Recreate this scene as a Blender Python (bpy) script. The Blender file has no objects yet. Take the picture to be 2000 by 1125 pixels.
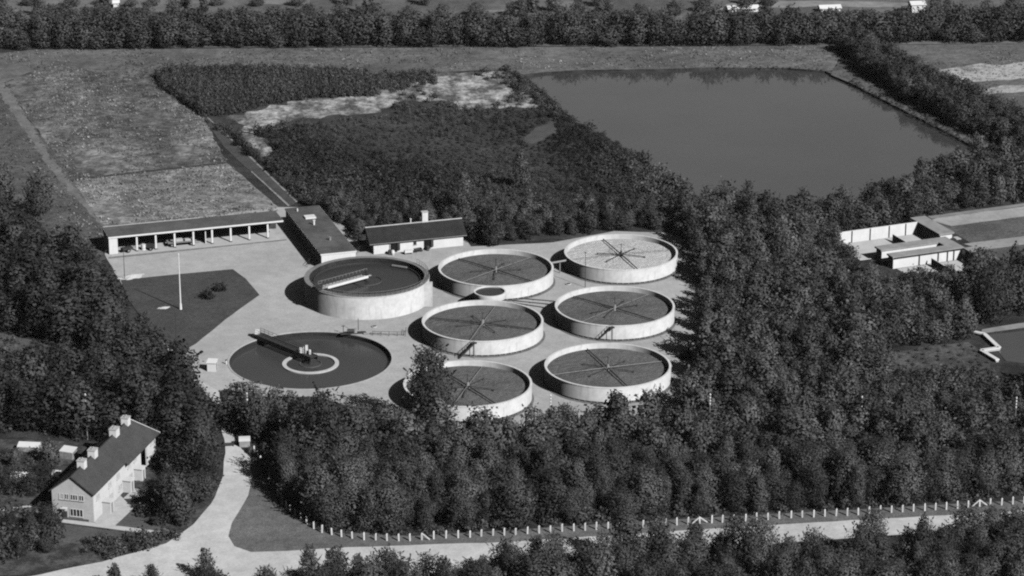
import bpy, bmesh, math, random
import numpy as np
from mathutils import Vector, Matrix
from mathutils.geometry import tessellate_polygon

sc = bpy.context.scene
col = sc.collection
R = random.Random(11)
NR = np.random.default_rng(7)
PI = math.pi

# ------------------------------------------------------------------ camera
F = 5600.0                       # focal length in photo pixels (2000 wide)
PITCH = math.atan(1970 / F)
CAM = Vector((0, -570, 201))
cd = bpy.data.cameras.new('camera')
cam = bpy.data.objects.new('camera', cd)
col.objects.link(cam)
cam.location = CAM
cam.rotation_euler = (PI / 2 - PITCH, 0, 0)
cd.sensor_width = 36
cd.lens = 36 * F / 2000
cd.clip_start = 5
cd.clip_end = 9000
sc.camera = cam
cp, sp = math.cos(PITCH), math.sin(PITCH)


def G(px, py, z=0.0):
    """the point at height z that stands at this place of the photo"""
    dx = (px - 1000) / F
    dy = (py - 562.5) / F
    d = Vector((dx, cp - dy * sp, -sp - dy * cp))
    t = (z - CAM.z) / d.z
    p = CAM + d * t
    return Vector((p.x, p.y, z))


def P(x, y, z=0.0):
    v = (x - CAM.x, y - CAM.y, z - CAM.z)
    zc = v[1] * cp - v[2] * sp
    yu = v[1] * sp + v[2] * cp
    return 1000 + F * v[0] / zc, 562.5 - F * yu / zc


def W(pts, z=0.0):
    return [G(x, y, z) for x, y in pts]


# ------------------------------------------------------------------ light
SUN = Vector((0.92, -1.05, 1.0)).normalized()
sl = bpy.data.lights.new('sun', 'SUN')
sl.energy = 4.6
sl.angle = math.radians(0.5)
so = bpy.data.objects.new('sun', sl)
col.objects.link(so)
so.rotation_euler = (-SUN).to_track_quat('-Z', 'Y').to_euler()
so.location = (0, 0, 300)
wd = bpy.data.worlds.new('World')
sc.world = wd
wd.use_nodes = True
nt = wd.node_tree
bg = nt.nodes['Background']
sky = nt.nodes.new('ShaderNodeTexSky')
sky.sky_type = 'NISHITA'
sky.sun_disc = False
sky.sun_elevation = math.asin(SUN.z)
sky.sun_rotation = math.atan2(SUN.x, SUN.y)
sepc = nt.nodes.new('ShaderNodeSeparateColor')       # black and white film behind a red filter
nt.links.new(sky.outputs[0], sepc.inputs[0])
fm = nt.nodes.new('ShaderNodeMath')                   # the filter holds back the blue of the sky: red - 0.28 blue
fm.operation = 'MULTIPLY_ADD'
fm.inputs[1].default_value = -0.28
nt.links.new(sepc.outputs[2], fm.inputs[0])
nt.links.new(sepc.outputs[0], fm.inputs[2])
fk = nt.nodes.new('ShaderNodeMath')
fk.operation = 'MULTIPLY'
fk.use_clamp = False
fk.inputs[1].default_value = 0.75
nt.links.new(fm.outputs[0], fk.inputs[0])
# bright band added low in the sky opposite the sun, for the pond to reflect
tc = nt.nodes.new('ShaderNodeTexCoord')
sx = nt.nodes.new('ShaderNodeSeparateXYZ')
nt.links.new(tc.outputs['Generated'], sx.inputs[0])


def wm(op, a, b=None, clamp=False):
    n = nt.nodes.new('ShaderNodeMath')
    n.operation = op
    n.use_clamp = clamp
    for i, v in enumerate((a, b)):
        if isinstance(v, (int, float)):
            n.inputs[i].default_value = v
        elif v is not None:
            nt.links.new(v, n.inputs[i])
    return n.outputs[0]


zq = wm('DIVIDE', sx.outputs[2], 0.36)
band = wm('POWER', 2.718, wm('MULTIPLY', wm('MULTIPLY', zq, zq), -1.0))
az = wm('POWER', wm('MAXIMUM', sx.outputs[1], 0.0), 2.0)
hz = wm('MULTIPLY', wm('MULTIPLY', band, az), 9.0)
nt.links.new(wm('ADD', fk.outputs[0], hz), bg.inputs[0])
bg.inputs[1].default_value = 0.05
sc.view_settings.view_transform = 'Standard'
sc.view_settings.look = 'None'
sc.view_settings.exposure = 0
sc.view_settings.gamma = 1
sc.cycles.filter_width = 2.1
sc.cycles.max_bounces = 6
sc.cycles.diffuse_bounces = 0
sc.cycles.use_denoising = False

# ------------------------------------------------------------------ materials
MATS = {}


def noise_node(nt, co, scale, detail=4, rough=0.6, stretch=None):
    n = nt.nodes.new('ShaderNodeTexNoise')
    n.inputs['Scale'].default_value = scale
    n.inputs['Detail'].default_value = detail
    n.inputs['Roughness'].default_value = rough
    if stretch:
        m = nt.nodes.new('ShaderNodeMapping')
        m.inputs['Rotation'].default_value = (0, 0, stretch[1])
        m.inputs['Scale'].default_value = (1, stretch[0], 1)
        nt.links.new(co, m.inputs[0])
        co = m.outputs[0]
    nt.links.new(co, n.inputs['Vector'])
    return n.outputs[0]


def math_node(nt, op, a, b=None, clamp=False):
    n = nt.nodes.new('ShaderNodeMath')
    n.operation = op
    n.use_clamp = clamp
    for i, v in enumerate((a, b)):
        if v is None:
            continue
        if isinstance(v, (int, float)):
            n.inputs[i].default_value = v
        else:
            nt.links.new(v, n.inputs[i])
    return n.outputs[0]


def ramp(nt, v, a, b, lo, hi):
    n = nt.nodes.new('ShaderNodeMapRange')
    n.interpolation_type = 'SMOOTHSTEP'
    nt.links.new(v, n.inputs[0])
    for i, x in enumerate((a, b, lo, hi)):
        n.inputs[i + 1].default_value = x
    return n.outputs[0]


def base_mat(name, rough=0.95, spec=0.1):
    m = bpy.data.materials.new(name)
    m.use_nodes = True
    nt = m.node_tree
    b = nt.nodes['Principled BSDF']
    b.inputs['Roughness'].default_value = rough
    b.inputs['Specular IOR Level'].default_value = spec
    co = nt.nodes.new('ShaderNodeTexCoord').outputs['Object']
    return m, nt, b, co


def setcol(nt, b, v):
    c = nt.nodes.new('ShaderNodeCombineColor')
    for i in range(3):
        nt.links.new(v, c.inputs[i])
    nt.links.new(c.outputs[0], b.inputs['Base Color'])


def mat(name, a, layers=((0.3, 0.15), (3.0, 0.15)), rough=0.95, spec=0.1, bump=None, streak=None):
    """grey surface of albedo a whose tone wanders at several sizes: layers of (scale per metre, amount)"""
    if name in MATS:
        return MATS[name]
    m, nt, b, co = base_mat(name, rough, spec)
    v = None
    for s, amt in layers:
        n = noise_node(nt, co, s, 5, 0.65)
        f = ramp(nt, n, 0.28, 0.72, 1 - amt, 1 + amt)
        v = f if v is None else math_node(nt, 'MULTIPLY', v, f)
    if streak:                                        # run-off marks down a wall: narrow across, long downwards
        s, amt = streak
        mp = nt.nodes.new('ShaderNodeMapping')
        mp.inputs['Scale'].default_value = (1, 1, 0.12)
        nt.links.new(co, mp.inputs[0])
        n = noise_node(nt, mp.outputs[0], s, 3, 0.6)
        f = ramp(nt, n, 0.5, 0.75, 1.0, 1 - amt)
        v = math_node(nt, 'MULTIPLY', v, f)
    v = math_node(nt, 'MULTIPLY', v, a, clamp=True)
    setcol(nt, b, v)
    if bump:
        bn = nt.nodes.new('ShaderNodeBump')
        bn.inputs['Strength'].default_value = bump[1]
        bn.inputs['Distance'].default_value = bump[2] if len(bump) > 2 else 0.1
        nt.links.new(noise_node(nt, co, bump[0], 3), bn.inputs['Height'])
        nt.links.new(bn.outputs[0], b.inputs['Normal'])
    MATS[name] = m
    return m


def patch_mat(name, dark, light, scale, lo=0.42, hi=0.6, fine=(1.6, 0.3), stretch=None, extra=None):
    """two ground covers mixed in ragged patches"""
    if name in MATS:
        return MATS[name]
    m, nt, b, co = base_mat(name, 1.0, 0.05)
    n = noise_node(nt, co, scale, 10, 0.76, stretch)
    v = ramp(nt, n, lo, hi, dark, light)
    f = ramp(nt, noise_node(nt, co, fine[0], 5, 0.7), 0.25, 0.75, 1 - fine[1], 1 + fine[1])
    v = math_node(nt, 'MULTIPLY', v, f)
    if extra:
        s2, a2 = extra
        f = ramp(nt, noise_node(nt, co, s2, 4, 0.6), 0.3, 0.7, 1 - a2, 1 + a2)
        v = math_node(nt, 'MULTIPLY', v, f)
    setcol(nt, b, v)
    bn = nt.nodes.new('ShaderNodeBump')
    bn.inputs['Strength'].default_value = 0.6
    bn.inputs['Distance'].default_value = 0.25
    nt.links.new(noise_node(nt, co, 1.3, 4), bn.inputs['Height'])
    nt.links.new(bn.outputs[0], b.inputs['Normal'])
    MATS[name] = m
    return m


def water_mat(name, a, rough=0.06, ripple=0.03, spec=0.5, ior=1.33):
    m, nt, b, co = base_mat(name, rough, spec)
    v = ramp(nt, noise_node(nt, co, 0.03, 3), 0.3, 0.7, a * 0.9, a * 1.1)
    setcol(nt, b, v)
    b.inputs['IOR'].default_value = ior
    bn = nt.nodes.new('ShaderNodeBump')
    bn.inputs['Strength'].default_value = ripple
    bn.inputs['Distance'].default_value = 0.05
    nt.links.new(noise_node(nt, co, 0.9, 3), bn.inputs['Height'])
    nt.links.new(bn.outputs[0], b.inputs['Normal'])
    return m


def leaf_mat(name, a, per_tree=0.45, trans=0.25):
    m = bpy.data.materials.new(name)
    m.use_nodes = True
    nt = m.node_tree
    nt.nodes.remove(nt.nodes['Principled BSDF'])
    out = nt.nodes['Material Output']
    at = nt.nodes.new('ShaderNodeAttribute')
    at.attribute_name = 'tone'
    v = math_node(nt, 'MULTIPLY', at.outputs['Fac'], a)
    if per_tree:
        oi = nt.nodes.new('ShaderNodeObjectInfo')
        f = ramp(nt, oi.outputs['Random'], 0, 1, 1 - per_tree, 1 + per_tree)
        v = math_node(nt, 'MULTIPLY', v, f)
    c = nt.nodes.new('ShaderNodeCombineColor')
    for i in range(3):
        nt.links.new(v, c.inputs[i])
    d = nt.nodes.new('ShaderNodeBsdfDiffuse')
    t = nt.nodes.new('ShaderNodeBsdfTranslucent')
    g = nt.nodes.new('ShaderNodeBsdfGlossy')
    g.inputs['Roughness'].default_value = 0.55
    g.inputs['Color'].default_value = (0.4, 0.4, 0.4, 1)
    mx = nt.nodes.new('ShaderNodeMixShader')
    mx.inputs[0].default_value = trans
    nt.links.new(c.outputs[0], d.inputs[0])
    nt.links.new(c.outputs[0], t.inputs[0])
    nt.links.new(d.outputs[0], mx.inputs[1])
    nt.links.new(t.outputs[0], mx.inputs[2])
    m2 = nt.nodes.new('ShaderNodeMixShader')
    m2.inputs[0].default_value = 0.02
    nt.links.new(mx.outputs[0], m2.inputs[1])
    nt.links.new(g.outputs[0], m2.inputs[2])
    nt.links.new(m2.outputs[0], out.inputs[0])
    MATS[name] = m
    return m


LEAF = leaf_mat('foliage', 0.11, 0.38, 0.3)
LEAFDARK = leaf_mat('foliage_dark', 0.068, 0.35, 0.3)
LEAFM = leaf_mat('foliage_mass', 0.115, 0, 0.3)
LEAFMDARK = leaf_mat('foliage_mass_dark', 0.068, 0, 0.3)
GRASSLEAF = leaf_mat('grass_blades', 0.26, 0, 0.25)
BUSHDARK = leaf_mat('bush_dark', 0.03, 0.1, 0.15)
BARK = mat('bark', 0.1, ((2, 0.3),))
CONC = mat('concrete_wall', 0.72, ((0.25, 0.09), (1.2, 0.09)), streak=(1.3, 0.2))
WHITEWALL = mat('whitewash', 0.76, ((0.5, 0.06), (4, 0.05)), streak=(2.0, 0.08))
WHITE = mat('white_paint', 0.78, ((1.0, 0.05),), rough=0.6, spec=0.3)
RIM = mat('concrete_rim', 0.5, ((0.8, 0.12), (4, 0.1)))
YARD = mat('yard_gravel', 0.46, ((0.05, 0.1), (0.35, 0.09), (2.5, 0.13)), bump=(4, 0.5, 0.04))
SLAB = mat('concrete_slab', 0.52, ((0.3, 0.1), (2, 0.08)))
SAND = mat('sandy_road', 0.61, ((0.06, 0.1), (0.4, 0.1), (2.2, 0.1)), bump=(3, 0.5, 0.05))
PATHM = mat('garden_path', 0.58, ((0.5, 0.1), (3, 0.1)))
STEEL = mat('dark_steel', 0.05, ((2, 0.2),), rough=0.6, spec=0.3)
GALV = mat('galvanised_steel', 0.3, ((3, 0.2),), rough=0.5, spec=0.4)
LAWN = mat('lawn_grass', 0.083, ((0.15, 0.12), (0.9, 0.18), (3.5, 0.25)), bump=(5, 0.8, 0.08))
VERGE = mat('verge_grass', 0.165, ((0.12, 0.16), (0.6, 0.2), (3, 0.3)), bump=(4, 0.9, 0.1))
STONE = mat('filter_stone', 0.14, ((0.12, 0.2), (0.6, 0.12), (2.0, 0.14), (7, 0.35)), bump=(7, 1.0, 0.12))
STONEPALE = mat('filter_stone_dry', 0.55, ((0.25, 0.08), (1.5, 0.12), (7, 0.4)), bump=(7, 1.0, 0.12))
ROOFGREY = mat('roof_felt', 0.12, ((0.2, 0.2), (1.5, 0.15)))
ROOFPATCH = mat('roof_felt_workshop', 0.115, ((0.12, 0.28), (0.8, 0.15), (4, 0.1)))
ROOFDARK = mat('roof_tile_dark', 0.035, ((0.5, 0.2), (5, 0.2)), bump=(6, 0.4, 0.05))
ROOFTILE = mat('roof_tile', 0.075, ((0.4, 0.15), (4, 0.2)), bump=(5, 0.5, 0.05))
DARK = mat('dark_opening', 0.015, ((1, 0.2),))
BRICK = mat('pale_brick', 0.55, ((0.5, 0.08), (4, 0.12), (9, 0.12)))
SLUDGE = water_mat('sludge_water', 0.045, rough=0.25, ripple=0.02, spec=0.35)
BASINW = water_mat('basin_water', 0.062, rough=0.2, ripple=0.02, spec=0.35)
PONDW = water_mat('pond_water', 0.064, rough=0.04, ripple=0.1, ior=2.1)
WOODM = mat('weathered_wood', 0.22, ((3, 0.3),))
GLASS = mat('window_glass', 0.03, ((2, 0.2),), rough=0.1, spec=0.5)
FLOORDARK = patch_mat('wood_floor', 0.035, 0.07, 0.12)
MEADOW = patch_mat('meadow', 0.12, 0.195, 0.04, 0.35, 0.65, (0.8, 0.3), extra=(0.22, 0.2))
FALLOW = patch_mat('fallow', 0.1, 0.32, 0.05, 0.4, 0.7, (0.7, 0.5), stretch=(0.5, 0.15), extra=(0.28, 0.4))
PLOT = patch_mat('plot', 0.15, 0.38, 0.12, 0.38, 0.68, (1.3, 0.4), extra=(0.4, 0.35))
GRASSLEFT = patch_mat('grass_bank', 0.09, 0.155, 0.06, 0.35, 0.65, (0.9, 0.3), extra=(0.3, 0.2))
SCRUBG = patch_mat('scrub_ground', 0.05, 0.11, 0.09, 0.4, 0.75, (0.9, 0.35))
BARE = patch_mat('bare_sand', 0.11, 0.5, 0.14, 0.42, 0.62, (0.7, 0.25), stretch=(0.6, 0.3), extra=(0.35, 0.25))
DITCHM = mat('ditch_bed', 0.085, ((0.3, 0.2), (2, 0.2)))
FARF = patch_mat('far_fields', 0.11, 0.2, 0.018, 0.4, 0.62, (0.3, 0.2), stretch=(0.4, 0.1))


HAZE = bpy.data.materials.new('haze')
HAZE.use_nodes = True
_n = HAZE.node_tree
_n.nodes.remove(_n.nodes['Principled BSDF'])
_v = _n.nodes.new('ShaderNodeVolumePrincipled')
_v.inputs['Color'].default_value = (0.9, 0.9, 0.9, 1)
_v.inputs['Density'].default_value = 1.8e-5
_n.links.new(_v.outputs[0], _n.nodes['Material Output'].inputs['Volume'])


# ------------------------------------------------------------------ mesh builder
class MB:
    def __init__(s):
        s.v = []
        s.f = []

    def add(s, vs, fs):
        o = len(s.v)
        s.v += [tuple(v) for v in vs]
        s.f += [tuple(i + o for i in f) for f in fs]
        return s

    def box(s, x0, x1, y0, y1, z0, z1):
        vs = [(x0, y0, z0), (x1, y0, z0), (x1, y1, z0), (x0, y1, z0), (x0, y0, z1), (x1, y0, z1), (x1, y1, z1), (x0, y1, z1)]
        return s.add(vs, [(3, 2, 1, 0), (4, 5, 6, 7), (0, 1, 5, 4), (1, 2, 6, 5), (2, 3, 7, 6), (3, 0, 4, 7)])

    def beam(s, a, b, w, h=None):
        """a bar from a to b, w wide and h high"""
        a, b = Vector(a), Vector(b)
        h = h or w
        d = (b - a).normalized()
        up = Vector((0, 0, 1)) if abs(d.z) < 0.98 else Vector((1, 0, 0))
        si = d.cross(up).normalized() * (w / 2)
        u = si.cross(d).normalized() * (h / 2)
        vs = [a - si - u, a + si - u, a + si + u, a - si + u, b - si - u, b + si - u, b + si + u, b - si + u]
        return s.add(vs, [(0, 1, 2, 3), (7, 6, 5, 4), (1, 0, 4, 5), (2, 1, 5, 6), (3, 2, 6, 7), (0, 3, 7, 4)])

    def tube(s, a, b, r0, r1=None, n=8):
        a, b = Vector(a), Vector(b)
        r1 = r0 if r1 is None else r1
        d = (b - a).normalized()
        up = Vector((0, 0, 1)) if abs(d.z) < 0.95 else Vector((1, 0, 0))
        e1 = d.cross(up).normalized()
        e2 = d.cross(e1)
        vs = []
        for p, r in ((a, r0), (b, r1)):
            vs += [p + (e1 * math.cos(2 * PI * i / n) + e2 * math.sin(2 * PI * i / n)) * r for i in range(n)]
        fs = [(i, (i + 1) % n, n + (i + 1) % n, n + i) for i in range(n)]
        return s.add(vs, fs + [tuple(range(n))[::-1], tuple(range(n, 2 * n))])

    def lathe(s, prof, n=96, c=(0, 0), closed=True):
        """revolve a closed profile of (r, z)"""
        vs = []
        m = len(prof)
        for i in range(n):
            a = 2 * PI * i / n
            vs += [(c[0] + r * math.cos(a), c[1] + r * math.sin(a), z) for r, z in prof]
        fs = []
        for i in range(n):
            j = (i + 1) % n
            for k in range(m if closed else m - 1):
                l = (k + 1) % m
                fs.append((i * m + k, j * m + k, j * m + l, i * m + l))
        return s.add(vs, fs)

    def disc(s, r, z, n=96, c=(0, 0), rings=1):
        vs = [(c[0], c[1], z)]
        for q in range(1, rings + 1):
            vs += [(c[0] + r * q / rings * math.cos(2 * PI * i / n), c[1] + r * q / rings * math.sin(2 * PI * i / n), z) for i in range(n)]
        fs = [(0, 1 + i, 1 + (i + 1) % n) for i in range(n)]
        for q in range(1, rings):
            o = 1 + (q - 1) * n
            fs += [(o + i, o + n + i, o + n + (i + 1) % n, o + (i + 1) % n) for i in range(n)]
        return s.add(vs, fs)

    def prism(s, pts, z0, z1):
        n = len(pts)
        vs = [(p[0], p[1], z0) for p in pts] + [(p[0], p[1], z1) for p in pts]
        return s.add(vs, [tuple(range(n))[::-1], tuple(range(n, 2 * n))] + [(i, (i + 1) % n, n + (i + 1) % n, n + i) for i in range(n)])

    def build(s, name, m, parent=None, smooth=False):
        me = bpy.data.meshes.new(name)
        me.from_pydata(s.v, [], s.f)
        me.validate()
        bm = bmesh.new()
        bm.from_mesh(me)
        bmesh.ops.recalc_face_normals(bm, faces=bm.faces)
        bm.to_mesh(me)
        bm.free()
        me.materials.append(m)
        if smooth:
            for p in me.polygons:
                p.use_smooth = True
            try:
                me.set_sharp_from_angle(angle=math.radians(35))
            except Exception:
                pass
        o = bpy.data.objects.new(name, me)
        col.objects.link(o)
        if parent:
            o.parent = parent
        return o


def thing(name, label, cat, loc=(0, 0, 0), rz=0.0, group=None):
    o = bpy.data.objects.new(name, None)
    o.empty_display_size = 0.5
    col.objects.link(o)
    o.location = loc
    o.rotation_euler = (0, 0, rz)
    return tag(o, label, cat, group)


def tag(o, label=None, cat=None, group=None, kind=None):
    if label:
        o['label'] = label
    if cat:
        o['category'] = cat
    if group:
        o['group'] = group
    if kind:
        o['kind'] = kind
    return o


def jag(pts, amp, step=3.0):
    """give an outline in metres the wander of a real edge"""
    out = []
    n = len(pts)
    for i in range(n):
        a, b = Vector(pts[i][:2]), Vector(pts[(i + 1) % n][:2])
        L = (b - a).length
        k = max(1, min(60, int(L / step)))
        nrm = Vector((-(b - a).y, (b - a).x)).normalized() if L else Vector((0, 0))
        for j in range(k):
            p = a.lerp(b, j / k)
            if j:
                p = p + nrm * R.uniform(-amp, amp)
            out.append(p)
    return out


def sheet(name, px, z, m, amp=0.0, holes=(), step=3.0, world=False):
    pts = [Vector((p[0], p[1], 0)) for p in px] if world else W(px)
    if amp:
        pts = [Vector((p.x, p.y, 0)) for p in jag(pts, amp, step)]
    loops = [[Vector((p[0], p[1], 0)) for p in pts]] + [[Vector((p[0], p[1], 0)) for p in h] for h in holes]
    tris = tessellate_polygon(loops)
    flat = [v for l in loops for v in l]
    me = bpy.data.meshes.new(name)
    me.from_pydata([(v.x, v.y, z) for v in flat], [], [tuple(t) for t in tris])
    bm = bmesh.new()
    bm.from_mesh(me)
    for f in bm.faces:
        if f.normal.z < 0:
            f.normal_flip()
    bm.to_mesh(me)
    bm.free()
    me.materials.append(m)
    o = bpy.data.objects.new(name, me)
    col.objects.link(o)
    return tag(o, kind='structure')


def circle(c, r, n=72):
    return [Vector((c[0] + r * math.cos(2 * PI * i / n), c[1] + r * math.sin(2 * PI * i / n), 0)) for i in range(n)]


# ------------------------------------------------------------------ the ground and what lies on it
POND = [(1022, 146), (1070, 141), (1140, 137), (1300, 135), (1400, 132), (1540, 133), (1612, 139), (1660, 160), (1760, 212), (1860, 262), (1965, 320),
        (1960, 345), (1840, 375), (1650, 410), (1480, 425), (1400, 405), (1330, 362), (1250, 312), (1180, 264), (1120, 236), (1080, 195)]
pond_w = jag(W(POND), 0.35, 4)
HC = Vector((-39.73, -41.35, 0))
HR = 16.0
basin_hole = circle(HC, HR + 0.05)
ground = sheet('ground', [(-1600, -800), (1600, -800), (1600, 4200), (-1600, 4200)], 0.0, FLOORDARK, holes=[pond_w, basin_hole], world=True)
mb = MB()
n = len(pond_w)
mb.add([(p[0], p[1], 0) for p in pond_w] + [(p[0], p[1], -1.6) for p in pond_w], [(i, (i + 1) % n, n + (i + 1) % n, n + i) for i in range(n)])
tag(mb.build('pond_bank', FLOORDARK), kind='structure')
pw = sheet('pond_water', [(p[0] * 1.0, p[1]) for p in pond_w], -0.5, PONDW, world=True)

FAR0 = [(-2500, 95), (400, 93), (800, 91), (1500, 88), (2600, 82), (2600, -700), (-2500, -700)]
sheet('far_fields', FAR0, 0.03, FARF)
# pale strips and plots of the farmland behind the belt
for i, (q, a) in enumerate([([(90, 8), (195, 8), (195, 1), (90, 1)], 0.2), ([(300, 9), (390, 8), (392, 0), (300, 0)], 0.2), ([(515, 8), (605, 8), (605, 0), (515, 0)], 0.22),
                            ([(1400, 22), (1500, 15), (1640, 13), (1760, 14), (1790, 6), (1500, 0), (1420, 8)], 0.27), ([(920, 26), (1020, 22), (1020, 18), (930, 20)], 0.21),
                            ([(1080, 14), (1180, 16), (1200, 5), (1090, 3)], 0.2), ([(0, 30), (60, 28), (60, 20), (0, 20)], 0.2)]):
    sheet('field_strip', q, 0.06, mat('strip_field_' + str(i), a, ((0.05, 0.2), (0.3, 0.2))), 1.0, step=6)
sheet('meadow', [(-80, 108), (0, 104), (70, 97), (400, 95), (800, 93), (1500, 90), (1640, 88), (1650, 100), (1625, 140), (1612, 138.6), (1540, 132.6), (1400, 131.6), (1300, 134.6), (1140, 136.6), (1070, 140.6), (1021, 145.5),
                 (985, 136), (900, 139), (720, 146), (330, 138), (130, 134), (60, 140), (-80, 200)], 0.03, MEADOW, 0.3)
sheet('fallow_field', [(-80, 200), (60, 140), (130, 134), (330, 138), (308, 150), (345, 195), (398, 232), (442, 318), (140, 350), (70, 250), (0, 175)], 0.035, FALLOW, 0.4)
sheet('garden_plot', [(140, 350), (442, 318), (545, 405), (540, 425), (400, 440), (205, 452)], 0.035, PLOT, 0.25)
sheet('grass_bank', [(-200, 205), (0, 175), (70, 250), (140, 350), (205, 452), (213, 500), (160, 560), (-200, 500)], 0.037, GRASSLEFT, 0.3)
# the worn lighter track along the left edge
sheet('field_track', [(-90, 40), (0, 148), (112, 322), (160, 386), (203, 440), (197, 443), (150, 388), (98, 332), (-14, 164), (-90, 66)], 0.06, mat('track', 0.19, ((0.2, 0.25), (1.5, 0.25))), 0.5, step=2)
sheet('field_edge', [(138, 351), (260, 336), (440, 317), (441, 320), (260, 339.5), (140, 354)], 0.065, mat('field_edge', 0.06, ((0.5, 0.2),)), 0.15)
# scrub land with bare sandy ground
sheet('scrub_ground', [(398, 232), (345, 195), (308, 150), (330, 138), (720, 146), (900, 139), (985, 136), (1021, 146), (1080, 195), (1120, 236), (1180, 264), (1250, 312), (1330, 362), (1400, 405), (1400, 470), (1075, 468),
                       (905, 478), (700, 480), (640, 420), (560, 380)], 0.04, SCRUBG, 0.3)
SANDS = [[(440, 232), (520, 212), (600, 192), (700, 180), (790, 160), (850, 142), (960, 139), (1000, 150), (1025, 178), (1060, 205), (980, 212), (900, 216), (880, 200), (800, 196), (720, 222), (640, 226), (560, 240), (500, 268)],
         [(455, 250), (500, 262), (530, 290), (510, 318), (480, 290)], [(1045, 250), (1090, 238), (1085, 262), (1040, 282), (1020, 276)]]
sheet('bare_sand', SANDS[0], 0.07, BARE, 2.2, step=2.6)
sheet('bare_sand', SANDS[1], 0.07, BARE, 1.4, step=2.2)
sheet('clearing', SANDS[2], 0.07, mat('clearing_grass', 0.1, ((0.3, 0.15), (2, 0.15))), 0.4)
# lined ditch running down to the workshop
sheet('ditch', [(397, 232), (404, 230), (470, 290), (578, 396), (566, 404), (505, 350), (440, 290)], 0.075, DITCHM, 0.1)
LINE = mat('ditch_kerb', 0.3, ((0.5, 0.3), (3, 0.2)))
sheet('ditch_kerb', [(404, 230), (406, 229), (472, 289), (581, 394), (578.5, 396), (470, 291)], 0.1, LINE, 0.06)
sheet('ditch_kerb', [(490, 336), (492, 335), (566, 402), (563, 404)], 0.1, LINE, 0.06)
# bank path and meadow right of the pond
sheet('bank_grass', [(1613, 139.5), (1625, 138), (1650, 100), (1700, 100), (1800, 160), (1920, 230), (2060, 300), (2060, 345), (1935, 330), (1930, 301), (1860, 262.5), (1760, 212.5), (1660, 160.5)], 0.03, patch_mat('bank', 0.08, 0.16, 0.1), 0.1)
sheet('bank_path', [(1622, 146), (1626, 144), (1668, 160), (1765, 209), (1868, 261), (1950, 302), (1945, 305), (1864, 264), (1762, 213), (1665, 164)], 0.06, mat('bank_path', 0.15, ((0.4, 0.2), (3, 0.2))), 0.12)
sheet('river_field', [(1690, 92), (1760, 88), (2600, 82), (2600, 330), (2030, 268), (1900, 195), (1780, 130)], 0.045, MEADOW, 0.4)
for q, a in (([(1830, 138), (1915, 124), (1960, 128), (2010, 120), (2080, 130), (2080, 150), (1900, 160), (1850, 150)], 0.26), ([(1890, 180), (1960, 166), (2080, 168), (2080, 178), (1950, 182), (1900, 188)], 0.28)):
    sheet('bare_patch', q, 0.07, patch_mat('bare_river', 0.2, 0.5, 0.12, 0.35, 0.55), 0.6)
sheet('meadow_pool', [(1905, 200), (1950, 188), (2090, 186), (2090, 245), (2010, 238), (1950, 222)], 0.075, PONDW, 0.3)
# yard, lawn, road
YARDP = [(205, 498), (212, 446), (545, 405), (640, 405), (705, 480), (760, 470), (908, 466), (920, 482), (1000, 478), (1080, 474), (1200, 452), (1310, 455), (1345, 475), (1375, 560), (1372, 700), (1350, 770), (1310, 810), (1200, 830),
         (1040, 830), (900, 850), (780, 830), (700, 800), (620, 775), (520, 775), (440, 760), (405, 775), (395, 760), (340, 700), (250, 580)]
yard = sheet('yard', YARDP, 0.08, YARD, 0.15, holes=[basin_hole])
sheet('drain_channel', [(212, 503), (300, 494), (420, 482), (560, 468), (560, 470), (420, 484.5), (300, 497), (212, 506)], 0.1, mat('drain_channel', 0.24, ((0.6, 0.3), (3, 0.2))), 0.08)
sheet('lawn', [(236, 548), (330, 538), (455, 526.5), (480, 545), (507, 577), (440, 625), (383, 672), (365, 682), (340, 686), (290, 640), (250, 585)], 0.11, LAWN, 0.06)
ROADP = [(392, 745), (425, 800), (440, 872), (436, 930), (412, 985), (378, 1025), (325, 1062), (200, 1098), (40, 1130), (40, 1200), (700, 1160), (900, 1112), (1100, 1092), (1480, 1064), (1830, 1040), (2100, 1016), (2100, 990),
         (1830, 1008), (1463, 1029), (980, 1060), (800, 1066), (640, 1072), (560, 1077), (490, 1079), (458, 1068), (446, 1048), (453, 1022), (485, 968), (494, 930), (487, 892), (460, 863), (440, 815), (428, 765)]
sheet('road', ROADP, 0.1, SAND, 0.18)
sheet('verge', [(446, 1048), (453, 1022), (485, 968), (494, 930), (487, 892), (500, 885), (560, 975), (600, 1012), (650, 1036), (800, 1048), (900, 1042), (1320, 1015), (2100, 972), (2100, 991), (1830, 1009), (1463, 1030), (980, 1061), (800, 1067),
                (640, 1073), (560, 1078), (490, 1080), (458, 1069)], 0.06, VERGE, 0.1)
# openings on the left and round the house
sheet('woodland_ride', [(-60, 640), (20, 655), (90, 672), (190, 684), (190, 706), (100, 715), (20, 690), (-60, 680)], 0.04, mat('ride_grass', 0.11, ((0.3, 0.2), (2, 0.2))), 0.4)
sheet('garden_ground', [(-80, 855), (130, 862), (240, 880), (330, 900), (425, 960), (400, 1010), (340, 1060), (200, 1098), (-80, 1140)], 0.03, patch_mat('garden', 0.05, 0.12, 0.3), 0.3)
sheet('garden_path', [(120, 1014), (350, 1043), (347, 1051), (118, 1021)], 0.1, PATHM, 0.05)
sheet('front_terrace', [(183, 1021), (205, 990), (232, 965), (250, 984), (262, 992), (222, 1030)], 0.09, PATHM, 0.1)
sheet('garden_path', [(240, 975), (262, 955), (300, 962), (322, 970), (320, 975), (280, 970), (262, 975)], 0.1, PATHM, 0.08)
sheet('garden_path', [(300, 915), (318, 890), (332, 905), (360, 915), (358, 921), (330, 915)], 0.1, PATHM, 0.08)
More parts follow.
